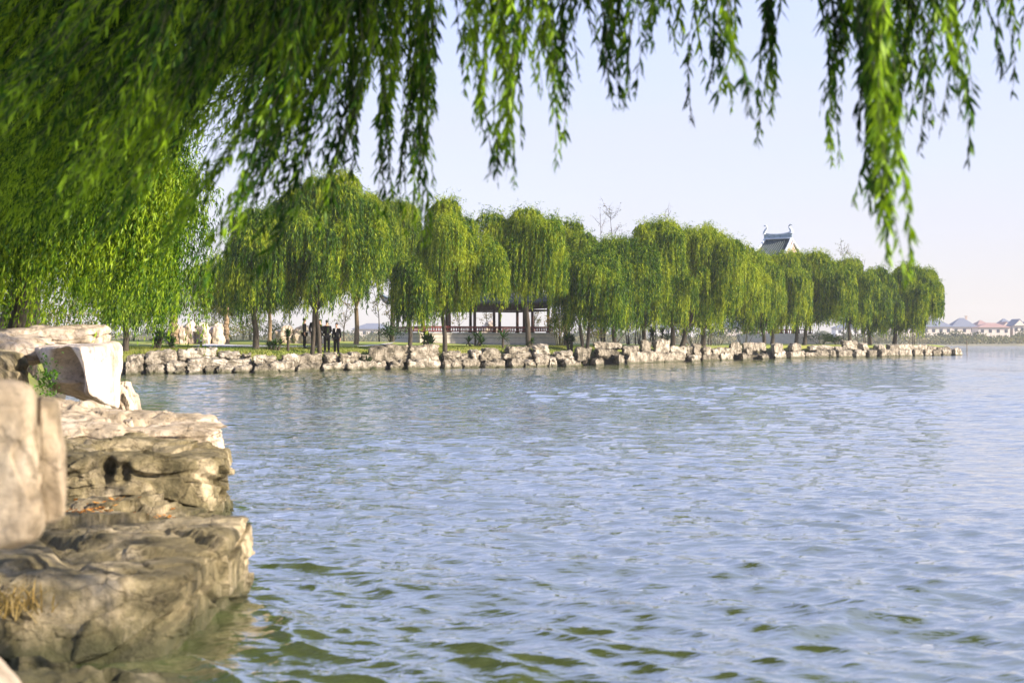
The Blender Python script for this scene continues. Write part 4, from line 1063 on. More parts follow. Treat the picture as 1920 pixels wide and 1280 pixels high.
def shrub(px, d, w, h, label, seed, leaf='leaf_shrub', dens=500, grp='shrubs behind the bank', zoff=0):
    rng = np.random.default_rng(seed); X = (px - 960) / F * d; zg = gz(X, d) + zoff
    root = empty('shrub', (X, d, zg)); tag(root, label, 'shrub', grp)
    V, Fc = [], []; b = 0; mb = MB()
    for i in range(9):
        a = rng.uniform(0, 6.28); q = Vector((math.cos(a) * w * .35 * rng.uniform(.3, 1), math.sin(a) * w * .3, h * rng.uniform(.45, .8)))
        mb.tube([(q.x * .2, q.y * .2, -.1), (q.x * .6, q.y * .6, q.z * .6), q], [.03, .02, .012], 5)
        n = dens // 9; rr = rng.uniform(.5, 1) * h * .42
        c = rng.normal(size=(n, 3)); c = unit(c) * (rng.uniform(0, 1, (n, 1)) ** .5) * [w * .28, w * .25, rr]
        v, f = leaf_arrays(c + [q.x, q.y, q.z], unit(rng.normal(size=(n, 3))), np.full(n, .16) * rng.uniform(.6, 1.3, n), np.full(n, .075), rng)
        v[:, 2] = np.maximum(v[:, 2], .02)
        V.append(v); Fc.append(f + b); b += len(v)
    mb.build('stem', M['twig'], root)
    link('foliage', np_mesh('foliage', np.concatenate(V), np.concatenate(Fc)), M[leaf], root)
    return root
shr = [(300, 110, 3, 2.0, 'leaf_shrub', 'green shrub left of the rough palm trunk'), (440, 112, 4.0, 2.0, 'leaf_shrub', 'round green shrub right of the pale rockery'), (468, 116, 3.4, 2.6, 'leaf_sparse', 'reddish brown shrub behind the lawn'),
       (520, 118, 3.6, 2.2, 'leaf_shrub', 'dark olive shrub behind the reddish trunk'), (735, 112, 2.6, 1.6, 'leaf_dark', 'small dark shrub at the left end of the pavilion'),
       (1048, 104, 2.6, 2.6, 'leaf_sparse', 'yellowish shrub at the right end of the pavilion'), (1120, 112, 3.2, 2.2, 'leaf_sparse', 'thin autumn shrub behind the forked willow'),
       (1300, 132, 5, 2.4, 'leaf_dark', 'dark shrub mass behind the twin dark trunks'), (1345, 134, 5.2, 2.5, 'leaf_dark', 'dark shrub under the broad yellow green crown'), (1395, 138, 5.4, 3.4, 'leaf_dark', 'tall dark bush at the left end of the shaded plinth'),
       (1540, 158, 4.5, 1.4, 'leaf_dark', 'low dark bush at the right end of the far plinth'), (1570, 160, 4.0, 1.1, 'leaf_dark', 'low spreading bush near the far tip'), (95, 60, 4, 2.4, 'leaf_shrub', 'round green bush left behind the shore boulders'), (45, 62, 4, 2.0, 'leaf_shrub', 'bush at the left frame edge behind the leaning trunk'),
       (190, 82, 4.5, 2.4, 'leaf_shrub', 'wide shrub left of the thin dark trunk'), (245, 100, 4.5, 2.6, 'leaf_shrub', 'grey green shrub seen right behind the thin dark trunk'), (390, 114, 3.5, 2.0, 'leaf_sparse', 'brownish shrub above the pale rockery')]
for i, (px, d, w, h, lf, lab) in enumerate(shr): shrub(px, d, w, h, lab, 340 + i, lf, 900)

def young_tree(px, d, h, label, seed, leafn=350, r=.05, leaf='leaf_sparse', bark='bark', grp='thin bare stemmed trees behind the willows', multi=1, zoff=0):
    rng = np.random.default_rng(seed); X = (px - 960) / F * d; zg = gz(X, d) + zoff
    root = empty('young_tree', (X, d, zg)); tag(root, label, 'tree', grp)
    mb = MB(); tips = []
    for k in range(multi):
        lean = rng.uniform(-.25, .25) * (1 + (multi > 1)); x0 = rng.uniform(-.3, .3) * (multi > 1)
        st = [Vector((x0 + lean * h * t * t * .5 + .05 * math.sin(t * 7 + seed), .1 * math.sin(t * 5), h * t * (.85 if k else 1) - .1)) for t in np.linspace(0, 1, 7)]
        mb.tube(st, [r * (1.2 - t * .95) for t in np.linspace(0, 1, 7)], 6, False)
        for i in range(11):
            t = rng.uniform(.28, .97); j = int(t * 6); p = st[j].lerp(st[min(j + 1, 6)], t * 6 - j)
            a = rng.uniform(0, 6.28); ln = h * .28 * (1.15 - t) + .25
            q = p + Vector((math.cos(a) * ln * .7, math.sin(a) * ln * .7, ln * .75)); mid = p.lerp(q, .5) + Vector((0, 0, -.06))
            mb.tube([p, mid, q], [r * .38, r * .26, r * .12], 4, False)
            for w in range(3):
                tt = rng.uniform(.3, 1); pp = p.lerp(q, tt); q2 = pp + Vector(rng.normal(0, .22, 3)) * (.6 + h * .1) + Vector((0, 0, .15)); mb.tube([pp, q2], [r * .16, r * .07], 3, False); tips.append((pp, q2))
    mb.build('trunk', M[bark], root)
    idx = rng.integers(0, len(tips), leafn); tt = rng.uniform(0, 1, leafn)
    a = np.array([tuple(tips[i][0]) for i in idx]); b = np.array([tuple(tips[i][1]) for i in idx])
    base = a + (b - a) * tt[:, None] + rng.normal(0, .07, (leafn, 3))
    v, f = leaf_arrays(base, unit(rng.normal(size=(leafn, 3)) + [0, 0, -.3]), np.full(leafn, .15) * rng.uniform(.6, 1.2, leafn), np.full(leafn, .06), rng)
    link('crown', np_mesh('crown', v, f), M[leaf], root)
    return root
yt = [(365, 118, 4.8, 300, 'thin tree left above the pale rockery'), (395, 120, 5.6, 260, 'thin tree rising from behind the pale rockery'), (455, 118, 4.6, 500, 'reddish leaved thin tree right of the rockery'), (475, 121, 5.0, 450, 'brownish thin tree left of the straight dark trunk'),
      (545, 122, 5.0, 300, 'slender tree between the palms and the twin trunks'), (645, 108, 3.4, 250, 'slim sapling right of the rightmost person'), (712, 112, 4.4, 420, 'dark spreading sapling on the open lawn'), (733, 124, 4.0, 260, 'faint sapling left of the pavilion'),
      (782, 132, 5.2, 500, 'thin tree seen through the left bay of the pavilion'), (812, 134, 5.0, 420, 'thin tree seen right of the mop headed trunk through the pavilion'), (862, 134, 4.8, 420, 'thin tree seen through the middle of the pavilion'), (915, 136, 4.6, 460, 'leafy thin tree seen through the right bay of the pavilion'), (1000, 134, 4.4, 380, 'thin tree seen through the far right bay'),
      (1050, 118, 4.0, 500, 'yellowish thin tree right of the pavilion'), (1065, 121, 3.8, 450, 'leaning multi stemmed tree left of the forked willow'), (1128, 124, 4.4, 420, 'autumn tinted thin tree right of the forked willow'), (1175, 128, 4.6, 420, 'grey thin tree between two willow trunks'), (1192, 130, 4.8, 380, 'grey stemmed thin tree left of the thin straight trunk'), (1225, 132, 4.4, 300, 'thin tree between the straight trunk and the dark pair'), (1330, 142, 4.4, 300, 'thin tree behind the dark shrubs')]
for i, (px, d, h, n, lab) in enumerate(yt): young_tree(px, d, h, lab, 400 + i, n, .05, multi=(3 if 'multi' in lab or px > 1040 else 1))
for i, (px, d, topy, lab) in enumerate([(1133, 128, 398, 'leafless twiggy treetop poking above the willows right of the pavilion'), (1160, 124, 385, 'bare twiggy tree rising highest above the yellow tinted willow'), (1205, 130, 392, 'bare twiggy treetop left of the broad willow'), (1605, 172, 455, 'sparse twiggy tree above the far willows'), (1622, 174, 462, 'sparse dark treetop left of the long near shoot'), (1710, 176, 490, 'sparse treetop above the last willow'), (1460, 168, 468, 'sparse treetop beside the tower roof')]):
    z = gz((px - 960) / F * d, d); h = H - (topy - 640) / F * d - z
    young_tree(px, d, h, lab, 450 + i, 900 if px > 1500 else 220, .055, 'leaf_sparse' if px < 1500 else 'leaf_shrub', grp='twiggy treetops above the willows', multi=2)

def palm_trunk(px, d, h, w, label, seed):
    rng = np.random.default_rng(seed); X = (px - 960) / F * d; zg = gz(X, d)
    root = empty('palm_tree', (X, d, zg)); tag(root, label, 'palm', 'shaggy trunked palms by the rockery')
    mb = MB(); n = 22
    mb.tube([(.04 * math.sin(i), 0, h * i / n - .1) for i in range(n + 1)], [w * (1.15 - .35 * i / n) * (1 + .18 * (i % 2)) for i in range(n + 1)], 10)
    mb.build('trunk', M['bark_palm'], root)
    V, Fc = [], []; b = 0
    for i in range(26):
        a = rng.uniform(0, 6.28); e = rng.uniform(-.6, 1.0); p0 = np.array([0, 0, h]); dv = np.array([math.cos(a) * math.cos(e), math.sin(a) * math.cos(e), math.sin(e)])
        st = p0 + dv * .7
        for k in range(14):
            d2 = unit(dv + .5 * unit(rng.normal(size=3))); side = unit(np.cross(d2, [.1, .2, 1])); l = .65
            V += [st, st + d2 * l * .5 + side * .03, st + d2 * l + [0, 0, -.1], st + d2 * l * .5 - side * .03]; Fc.append((b, b + 1, b + 2, b + 3)); b += 4
        side = unit(np.cross(dv, [.1, .2, 1])) * .012
        V += [p0 - side, p0 + side, st + side, st - side]; Fc.append((b, b + 1, b + 2, b + 3)); b += 4
    link('fronds', np_mesh('fronds', np.array(V), np.array(Fc)), M['leaf_shrub'], root)
palm_trunk(326, 89.5, 2.7, .23, 'shaggy tan palm trunk at the left end of the pale rockery', 1)
palm_trunk(424, 94, 2.5, .17, 'shaggy palm trunk at the right end of the pale rockery', 2)

# ------------------------------------------------------------------ garden rockeries, lamp, posts
def peaks(name, px0, px1, topy, d, label, seed, n=9):
    rng = np.random.default_rng(seed); X0, X1 = (px0 - 960) / F * d, (px1 - 960) / F * d
    zg = gz((X0 + X1) / 2, d); V, Fc = [], []; b = 0
    for i in range(n):
        x = X0 + (X1 - X0) * (i + .5) / n; w = (X1 - X0) / n * rng.uniform(1.2, 1.9)
        h = (H - (topy - 640) / F * d - zg) * rng.uniform(.6, 1.0) * (1 - .35 * abs((i + .5) / n - .45))
        y = d + rng.uniform(-.4, .4)
        cc = box_corners(x - w * .7, x + w * .7, y - .7, y + .7, zg - .3, zg + h, rng, .2)
        cc[4:, 0] = x + (cc[4:, 0] - x) * rng.uniform(.45, .85)
        me, q = rock_mesh('tmp', cc, seed + i, 14, 5, 6, .16, 1.6, .03, (.7, 1.0)); bpy.data.meshes.remove(me)
        V.append(q); Fc.append(cube_surface(14)[1] + b); b += len(q)
    v = np.concatenate(V)
    c = np.array([(X0 + X1) / 2, d, zg])
    o = link(name, np_mesh(name, v - c, np.concatenate(Fc), True), M['rock_white'], loc=tuple(c))
    tag(o, label, 'rockery'); return o
peaks('rockery', 322, 414, 594, 91, 'pale craggy ornamental rockery on the far lawn between two palm trunks', 60)
peaks('rockery', 520, 600, 607, 100, 'low pale rounded rockery behind the suited group', 70, 6)
peaks('rockery', 893, 935, 596, 128, 'pale rock peak seen through the columns of the pavilion', 80, 4)

def garden_lamp():
    d = 84; px = 377; X = (px - 960) / F * d; zg = gz(X, d)
    root = empty('garden_lamp', (X, d, zg)); tag(root, 'short black bollard lamp with a pale band on the lawn', 'lamp')
    a = MB(); a.lathe([(.10, -.05), (.10, .02), (.075, .04), (.07, .36), (.08, .38)], 14); a.build('post', M['black'], root, False)
    a = MB(); a.lathe([(.065, .38), (.068, .50)], 14); a.build('lens', M['white_paint'], root)
    a = MB(); a.lathe([(.09, .50), (.085, .54), (.03, .60)], 14); a.build('cap', M['black'], root)
garden_lamp()
def pole(px, d, topy, boty, r, label, z0=None, cap=False):
    X = (px - 960) / F * d; zt = H - (topy - 640) / F * d; zb = z0 if z0 is not None else gz(X, d) - .2
    m = MB(); m.tube([(X, d, zb), (X + .01, d, (zt + zb) / 2), (X - .01, d, zt - .08), (X - .01, d, zt)], [r, r, r * .95, r * .5], 8)
    if cap: m.lathe([(r * 1.0, zt - .5), (r * 2.6, zt - .45), (r * 2.6, zt - .05), (r * .8, zt)], 8, (X - .01, d, 0))
    tag(m.build('pole', M['wood']), label, 'pole')
pole(1813, 168, 638, 666, .05, 'thin dark stake standing in the water off the bank tip', -.8)
pole(1581, 162, 590, 640, .05, 'thin dark pole under the far willows')
pole(1628, 164, 620, 642, .09, 'short post with a dark head beside the small far willow', None, True)
for i, (a, b, l) in enumerate([((1150, 640), (1190, 600), 'slanting support pole right of the yellow tinted willow'), ((1295, 640), (1265, 606), 'slanting prop leaning at the dark trunk pair'), ((1700, 642), (1716, 620), 'pale prop leaning beside the last trunk')]):
    d = [112, 124, 166][i]; p, q = P(*a, d), P(*b, d); p.z = gz(p.x, d) - .1
    m = MB(); m.tube([p, p.lerp(q, .5), q], [.05, .045, .04], 7); tag(m.build('prop_pole', M['wood']), l, 'pole', 'slanting tree props')

# ------------------------------------------------------------------ pavilions
def hip_roof(root, L_, W, z0, h, over, lift, upper_gable=False, mat='tile', ridge='ridge_carved'):
    """curved hipped roof with upturned corners, built as a grid (solid shell) + ridges"""
    nx, ny = 24, 16; a, b = L_ / 2 + over, W / 2 + over
    V = []
    def surf(x, y):
        u = max(0, (abs(x) - (a - b)) / b) if a > b else abs(x) / a
        v = abs(y) / b; e = max(u, v) ; e = min(1, e)
        z = h * (1 - e) ** 1.35 + h * .10 * (1 - e)
        corner = (min(1, abs(x) / a) * min(1, abs(y) / b)) ** 5
        return z0 + z + lift * corner
    xs = np.linspace(-a, a, nx * 2 + 1); ys = np.linspace(-b, b, ny * 2 + 1)
    for sh in (0, -.14):
        for y in ys:
            for x in xs: V.append((x, y, surf(x, y) + sh))
    w = len(xs); n = w * len(ys); Fc = []
    for j in range(len(ys) - 1):
        for i in range(w - 1):
            q = j * w + i; Fc.append((q, q + 1, q + w + 1, q + w)); Fc.append((q + n + w, q + n + w + 1, q + n + 1, q + n))
    ring = [i for i in range(w)] + [j * w + w - 1 for j in range(1, len(ys))] + [(len(ys) - 1) * w + i for i in range(w - 2, -1, -1)] + [j * w for j in range(len(ys) - 2, 0, -1)]
    for k in range(len(ring)):
        p, q = ring[k], ring[(k + 1) % len(ring)]; Fc.append((q, p, p + n, q + n))
    roof = link('roof', np_mesh('roof', np.array(V), np.array(Fc), True), M[mat], root)
    # tile ribs belong to the roof, modelled as thin rolls
    rb = MB()
    for k in range(int(2 * a / .32)):
        x = -a + .16 + k * .32
        for sg in (-1, 1):
            pts = [Vector((x, sg * y, surf(x, sg * y) + .03)) for y in np.linspace(b, max(.05, (abs(x) - (a - b)) if abs(x) > a - b else .05), 7)]
            rb.tube(pts, .045, 4, False)
    rb.build('roof_tiles', M[mat], roof)
    rd = MB()
    rl = max(.3, a - b)
    rd.tube([Vector((x, 0, z0 + h * 1.1 + .12 + .12 * (abs(x) / rl) ** 2)) for x in np.linspace(-rl, rl, 9)], [.17] * 9, 6)
    for sx in (-1, 1):
        for sy in (-1, 1):
            pts = []
            for t in np.linspace(0, 1, 9):
                x = sx * (rl + (a - rl) * t); y = sy * b * t
                pts.append(Vector((x, y, surf(x, y) + .08)))
            e = pts[-1]; pts.append(e + Vector((sx * .22, sy * .18, .28)))
            rd.tube(pts, [.10] * 9 + [.04], 6)
    rd.build('ridge', M[ridge], roof)
    return roof

def pavilion(px, d, L_, W, rz, floor_h, col_h, label, nx, ny, roof_h=2.0):
    X = (px - 960) / F * d; zg = 1.42
    root = empty('pavilion', (X, d, zg), rz); tag(root, label, 'pavilion')
    m = MB(); m.box((0, 0, floor_h / 2 - .3), (L_ + 1.0, W + 1.0, floor_h + .4)); pl = m.build('plinth', M['plinth'], root)
    m = MB(); m.box((0, 0, floor_h - .07), (L_ + 1.16, W + 1.16, .12)); m.box((0, 0, floor_h * .55), (L_ + 1.05, W + 1.05, .05)); m.box((0, 0, .02), (L_ + 1.2, W + 1.2, .16))
    m.build('cornice', M['plinth_cap'], pl)
    xs = np.linspace(-L_ / 2, L_ / 2, nx); ys = np.linspace(-W / 2, W / 2, ny)
    for x in xs:
        for y in ys:
            if abs(x) < L_ / 2 - .01 and abs(y) < W / 2 - .01: continue
            m = MB(); m.lathe([(.19, floor_h), (.19, floor_h + .14), (.125, floor_h + .16), (.12, floor_h + col_h)], 12, (x, y, 0))
            m.build('column', M['col_dark'], root, False)
    # bench rail round the floor
    def rail(p, q):
        m = MB(); p, q = Vector(p), Vector(q); dv = q - p; ang = math.atan2(dv.y, dv.x); c = (p + q) / 2; L2 = dv.length
        m.box((c.x, c.y, floor_h + .46), (L2, .10, .07), ang); m.box((c.x, c.y, floor_h + .12), (L2, .06, .05), ang)
        m.box((c.x, c.y, floor_h + .36), (L2, .05, .03), ang)
        n = max(3, int(L2 / .22))
        for i in range(n + 1):
            t = p.lerp(q, i / n); m.box((t.x, t.y, floor_h + .27), (.045, .045, .36), ang)
        m.build('bench_rail', M['red'], root)
    o = .28
    rail((-L_ / 2 - o, -W / 2 - o, 0), (L_ / 2 + o, -W / 2 - o, 0)); rail((L_ / 2 + o, -W / 2 - o, 0), (L_ / 2 + o, W / 2 + o, 0))
    rail((-L_ / 2 - o, W / 2 + o, 0), (-L_ / 2 - o, -W / 2 - o, 0)); rail((-L_ / 2 - o, W / 2 + o, 0), (L_ / 2 + o, W / 2 + o, 0))
    m = MB(); zt = floor_h + col_h
    for y in (-W / 2, W / 2): m.box((0, y, zt - .12), (L_ + .3, .16, .26)); m.box((0, y, zt - .42), (L_ + .1, .07, .14))
    for x in (-L_ / 2, L_ / 2): m.box((x, 0, zt - .13), (.17, W + .3, .25)); m.box((x, 0, zt - .43), (.08, W - .2, .13))
    for y in (-W / 2 - .5, W / 2 + .5):
        for i in range(int(L_ / .35)): m.box((-L_ / 2 + .17 + i * .35, y, zt + .10), (.08, .9, .1))
    m.box((0, 0, zt + .05), (L_ + .2, W + .2, .08))
    m.build('eave_beam', M['beam'], root)
    hip_roof(root, L_, W, zt + .18, roof_h, 1.15, .75)
    return root
pavilion(886, 117.5, 10.9, 6.2, math.radians(24), .95, 2.25, 'open waterside pavilion with dark columns and red rail on a pale plinth behind the willows', 6, 3)

def tower_pavilion():
    d = 168; px = 1492; X = (px - 960) / F * d; zg = 1.3
    rz = math.radians(-34)
    root = empty('tower_pavilion', (X - 2.1, d, zg), rz)
    tag(root, 'tall hall at the far end with two curled ornaments on its swept roof', 'pavilion')
    m = MB(); m.box((0, 0, .5), (7.6, 6.4, 1.5)); m.build('plinth', M['plinth'], root)
    fh = 1.25
    for x in np.linspace(-3, 3, 5):
        for y in (-2.5, 2.5):
            m = MB(); m.lathe([(.2, fh), (.2, fh + .15), (.13, fh + .17), (.13, fh + 4.2)], 12, (x, y, 0)); m.build('column', M['col_dark'], root)
    m = MB()
    for y in (-2.75, 2.75):
        m.box((0, y, fh + .48), (6.6, .1, .08))
        for i in range(25): m.box((-3.2 + i * .266, y, fh + .25), (.05, .05, .46))
    m.build('bench_rail', M['red'], root)
    m = MB(); m.box((0, 0, fh + 4.3), (6.6, 5.4, .5)); m.build('eave_beam', M['beam'], root)
    hip_roof(root, 6.2, 5.2, fh + 4.6, 1.6, 1.2, .9, mat='tile_teal', ridge='ridge')
    # upper storey
    m = MB(); m.box((0, 0, fh + 6.3), (3.6, 3.0, 1.8)); m.build('upper_wall', M['beam'], root)
    # gabled upper roof: ridge along local x, curved slopes
    zr = H - (449 - 640) / F * d - zg    # ridge foot height
    hl = 1.62; V, Fc = [], []
    def slope(t): return zr - 2.7 * (t ** .85) + .5 * max(0, t - .75)       # t 0 ridge .. 1 eave
    ts = np.linspace(0, 1, 12)
    for sgn in (-1, 1):
        for sh in (0, -.15):
            for t in ts:
                for x in (-hl - .5 * t, hl + .5 * t): V.append((x, sgn * t * 4.1, slope(t) + sh))
    nn = 24
    for s_ in (0, 1):
        o_ = s_ * 2 * nn
        for i in range(11):
            a = o_ + i * 2; q = (a, a + 1, a + 3, a + 2); Fc.append(q if s_ else q[::-1])
            b = a + nn; q = (b, b + 1, b + 3, b + 2); Fc.append(q[::-1] if s_ else q)
            Fc.append((a, a + 2, b + 2, b)); Fc.append((a + 1, b + 1, b + 3, a + 3))
    roof = link('upper_roof', np_mesh('upper_roof', np.array(V), np.array(Fc)), M['tile_teal'], root)
    rb = MB()
    for k in range(13):
        x = -hl + .12 + k * (2 * hl - .24) / 12
        for sgn in (-1, 1): rb.tube([Vector((x * (1 + .3 * t), sgn * t * 4.1, slope(t) + .04)) for t in ts], .045, 4, False)
    rb.build('roof_tiles', M['tile_teal'], roof)
    m = MB()
    for i in range(13):
        x = -hl + i * 2 * hl / 12; lift_ = .12 * (abs(x) / hl) ** 3
        m.box((x, 0, zr + .33 + lift_), (2 * hl / 12 + .01, .14, .50))
    m.build('carved_ridge', M['ridge_carved'], roof)
    m = MB()
    m.tube([Vector((x, 0, zr + .62 + .22 * (abs(x) / hl) ** 3)) for x in np.linspace(-hl, hl, 9)], .09, 6)
    m.tube([Vector((x, -.1, zr + .10)) for x in np.linspace(-hl, hl, 5)], .10, 6); m.tube([Vector((x, .1, zr + .10)) for x in np.linspace(-hl, hl, 5)], .10, 6)
    for sx in (-1, 1):
        for sy in (-1, 1):
            m.tube([Vector((sx * (hl + .05 + .5 * t), sy * t * 4.1, slope(t) + .10)) for t in ts] + [Vector((sx * (hl + 1.2), sy * 4.9, slope(1) - .1)), Vector((sx * (hl + 1.6), sy * 5.5, slope(1) + .15))], [.16] * 12 + [.12, .06], 6)
            m.tube([Vector((sx * (hl + .32 + .5 * t), sy * t * 3.9, slope(t) - .28)) for t in ts], .07, 5)
    m.build('verge_ridge', M['ridge'], roof)
    m = MB()
    for sx in (-1, 1):
        x = sx * (hl - .02)
        m.add([(x, 0, zr - .05), (x, -3.4, slope(.83) - .15), (x, 3.4, slope(.87) - .15), (x + sx * .1, 0, zr - .05), (x + sx * .1, -3.4, slope(.87) - .15), (x + sx * .1, 3.4, slope(.87) - .15)],
              [(0, 1, 2), (3, 5, 4), (0, 3, 4, 1), (1, 4, 5, 2), (2, 5, 3, 0)])
    m.build('gable_board', M['gable'], roof)
    for sx in (-1, 1):
        m = MB(); bz = zr + .62
        pts = [(0, .15), (.0, .45), (-.14, .72), (-.34 * 1, .95), (-.38, 1.15), (-.22, 1.32), (.02, 1.34), (.14, 1.26)]
        m.tube([Vector((sx * (hl + .02 + p[0] * .75 + .05), 0, bz + p[1] * .88 - .1)) for p in pts], [.26, .22, .17, .12, .10, .09, .08, .04], 7)
        m.build('ridge_ornament', M['ridge'], roof, True)
    return root
tower_pavilion()

# ------------------------------------------------------------------ far shore
def far_shore():
    xs = np.linspace(-420, 420, 240); ys = np.concatenate([np.linspace(548, 575, 10), np.linspace(580, 780, 20)])
    gx, gy = np.meshgrid(xs, ys); s = gy - 550 - 3 * np.sin(gx * .03)
    z = np.interp(s, [-3, 0, 3, 30, 300], [-1, 0, .5, 1.5, 3.0]) + .25 * fbm(np.c_[gx.ravel() * .05, gy.ravel() * .05, 0 * gx.ravel()], 3, 3).reshape(gx.shape)
    nx = len(xs); i = np.arange(len(ys) - 1)[:, None] * nx + np.arange(nx - 1)[None, :]
    f = np.stack([i, i + 1, i + 1 + nx, i + nx], -1).reshape(-1, 4)
    o = link('far_shore', np_mesh('far_shore', np.c_[gx.ravel(), gy.ravel(), z.ravel()], f, True), plain('far shore grass', (.16, .15, .09), .95, scale=.2)); tag(o, kind='structure')
    rng = np.random.default_rng(8)
    # reed and scrub belt
    n = 60000; x = rng.uniform(-300, 330, n); y = 553 + rng.uniform(0, 1, n) ** 1.3 * 40
    hgt = 2.6 + 1.2 * vnoise(np.c_[x * .06, y * .1, 0 * x], 2) + rng.uniform(-.6, .6, n); zb = rng.uniform(0, 1, n) * hgt
    v, f = leaf_arrays(np.c_[x, y, zb + .3], unit(rng.normal(size=(n, 3)) * [.7, .7, .4] + [0, 0, .8]), rng.uniform(.7, 1.5, n), rng.uniform(.3, .6, n), rng)
    o = link('reeds', np_mesh('reeds', v, f), leaf_material('reed', (.06, .075, .03), (.12, .13, .055), (.24, .21, .11), .2, .05)); tag(o, 'dull belt of reeds and scrub along the far shore', 'reeds', kind='stuff')
    n = 45000; c = rng.uniform(-330, 340, 220); cy = rng.uniform(600, 612, 220); hh = rng.uniform(2.5, 5.5, 220); k = rng.integers(0, 220, n)
    p = unit(rng.normal(size=(n, 3))) * rng.uniform(.4, 1, (n, 1)); 
    v, f = leaf_arrays(np.c_[c[k] + p[:, 0] * hh[k] * .75, cy[k] + p[:, 1] * 2, 1 + hh[k] * .6 + p[:, 2] * hh[k] * .55], unit(rng.normal(size=(n, 3))), rng.uniform(.6, 1.2, n), rng.uniform(.4, .8, n), rng)
    o = link('far_wood', np_mesh('far_wood', v, f), leaf_material('far tree', (.03, .05, .02), (.06, .085, .03), (.12, .13, .05), .2, .05)); tag(o, 'hazy belt of small trees before the far houses', 'trees', kind='stuff')
far_shore()

def house(px0, px1, topy, eavey, d, label, roof='roof_blue', wall='house_wall', gable=False, chim=False, depth=9.0):
    X0, X1 = (px0 - 960) / F * d, (px1 - 960) / F * d; cx = (X0 + X1) / 2; w = X1 - X0
    zt = H - (topy - 640) / F * d; ze = H - (eavey - 640) / F * d; g = 1.8
    root = empty('villa', (cx, d, g)); tag(root, label, 'house', 'villas on the far shore')
    m = MB(); hw = w * .46; hd = depth / 2; ez = ze - g
    m.box((0, 0, ez / 2 - .3), (hw * 2, hd * 2, ez + .6)); wl = m.build('wall', M[wall], root)
    m = MB(); rz = zt - g; rl = .0 if not gable else 0
    ov = w / 2; od = hd + .7
    if gable:   # gable faces the lake
        m.add([(-ov, -od, ez), (ov, -od, ez), (0, -od, rz), (-ov, od, ez), (ov, od, ez), (0, od, rz)], [(0, 1, 2), (5, 4, 3), (0, 2, 5, 3), (2, 1, 4, 5), (0, 3, 4, 1)])
        g2 = MB(); g2.add([(-hw * .93, -od - .06, ez + .1), (hw * .93, -od - .06, ez + .1), (0, -od - .06, rz - .5), (-hw * .93, -od + .1, ez + .1), (hw * .93, -od + .1, ez + .1), (0, -od + .1, rz - .5)], [(0, 1, 2), (5, 4, 3), (0, 3, 4, 1), (1, 4, 5, 2), (2, 5, 3, 0)])
        g2.build('gable', M[wall], root)
    else:
        r2 = max(.4, ov - od * .9)
        m.add([(-ov, -od, ez), (ov, -od, ez), (ov, od, ez), (-ov, od, ez), (-r2 * .6, 0, rz), (r2 * .6, 0, rz)], [(0, 1, 5, 4), (1, 2, 5), (2, 3, 4, 5), (3, 0, 4), (3, 2, 1, 0)])
    rf = m.build('roof', M[roof], root)
    if chim:
        m = MB(); m.box((w * .2, 1, rz - .3), (.9, .9, 2.2)); m.box((w * .2, 1, rz + .9), (1.15, 1.15, .25)); m.build('chimney', M['chimney'], rf)
    nwin = max(2, int(w / 3.4))
    for fl in (0, 1):
        for i in range(nwin):
            x = -hw + (i + .5) * 2 * hw / nwin; z = ez - 1.6 - fl * 3.0
            if z < 1: continue
            m = MB(); m.box((x, -hd - .02, z), (1.35, .12, 1.5)); m.build('window', M['house_window'], wl)
    return root
hs = [(1722, 1782, 598, 613, 'roof_blue', 'house_wall', False, False, 'villa with a long blue grey hipped roof left of the others'), (1777, 1828, 596, 613, 'roof_blue', 'house_wall', False, True, 'villa with a pointed blue grey roof left of the small red roof'), (1826, 1850, 600, 609, 'roof_red', 'house_white', False, False, 'small house with a flat red brown roof between two villas'),
      (1826, 1890, 605, 614, 'roof_red', 'house_wall', False, False, 'wide low villa with a red tiled roof'), (1868, 1892, 603, 616, 'roof_red', 'house_wall', True, False, 'cream gable end with red edges right of the red roof'), (1866, 1898, 597, 611, 'roof_blue', 'house_white', False, False, 'villa with a steep blue roof behind the cream gable'),
      (1892, 1917, 598, 611, 'roof_blue', 'house_wall', True, False, 'villa with a peaked blue gable near the right frame edge'), (1912, 1950, 600, 612, 'roof_blue', 'house_white', True, False, 'villa cut off by the right frame edge'), (1648, 1716, 601, 614, 'roof_blue', 'house_wall', False, False, 'hazy blue roofed villa seen behind the last willow'),
      (1560, 1640, 604, 615, 'roof_blue', 'house_white', False, False, 'hazy villa seen between the far willow trunks'), (1340, 1420, 600, 614, 'roof_blue', 'house_wall', False, False, 'hazy villa glimpsed behind the broad yellow green willow'), (1215, 1300, 602, 614, 'roof_blue', 'house_white', False, False, 'hazy villa glimpsed behind the dark trunk pair'),
      (1100, 1170, 608, 618, 'roof_blue', 'house_white', False, False, 'white villa glimpsed right of the forked willow'), (660, 740, 606, 617, 'roof_blue', 'house_wall', False, False, 'faint villa beyond the open lawn right of the suited group')]
for i, (a, b, t_, e_, rf, wl, gb, ch, lab) in enumerate(hs):
    house(a, b, t_, e_, 640 + (i % 3) * 14, lab, rf, wl, gb, ch)

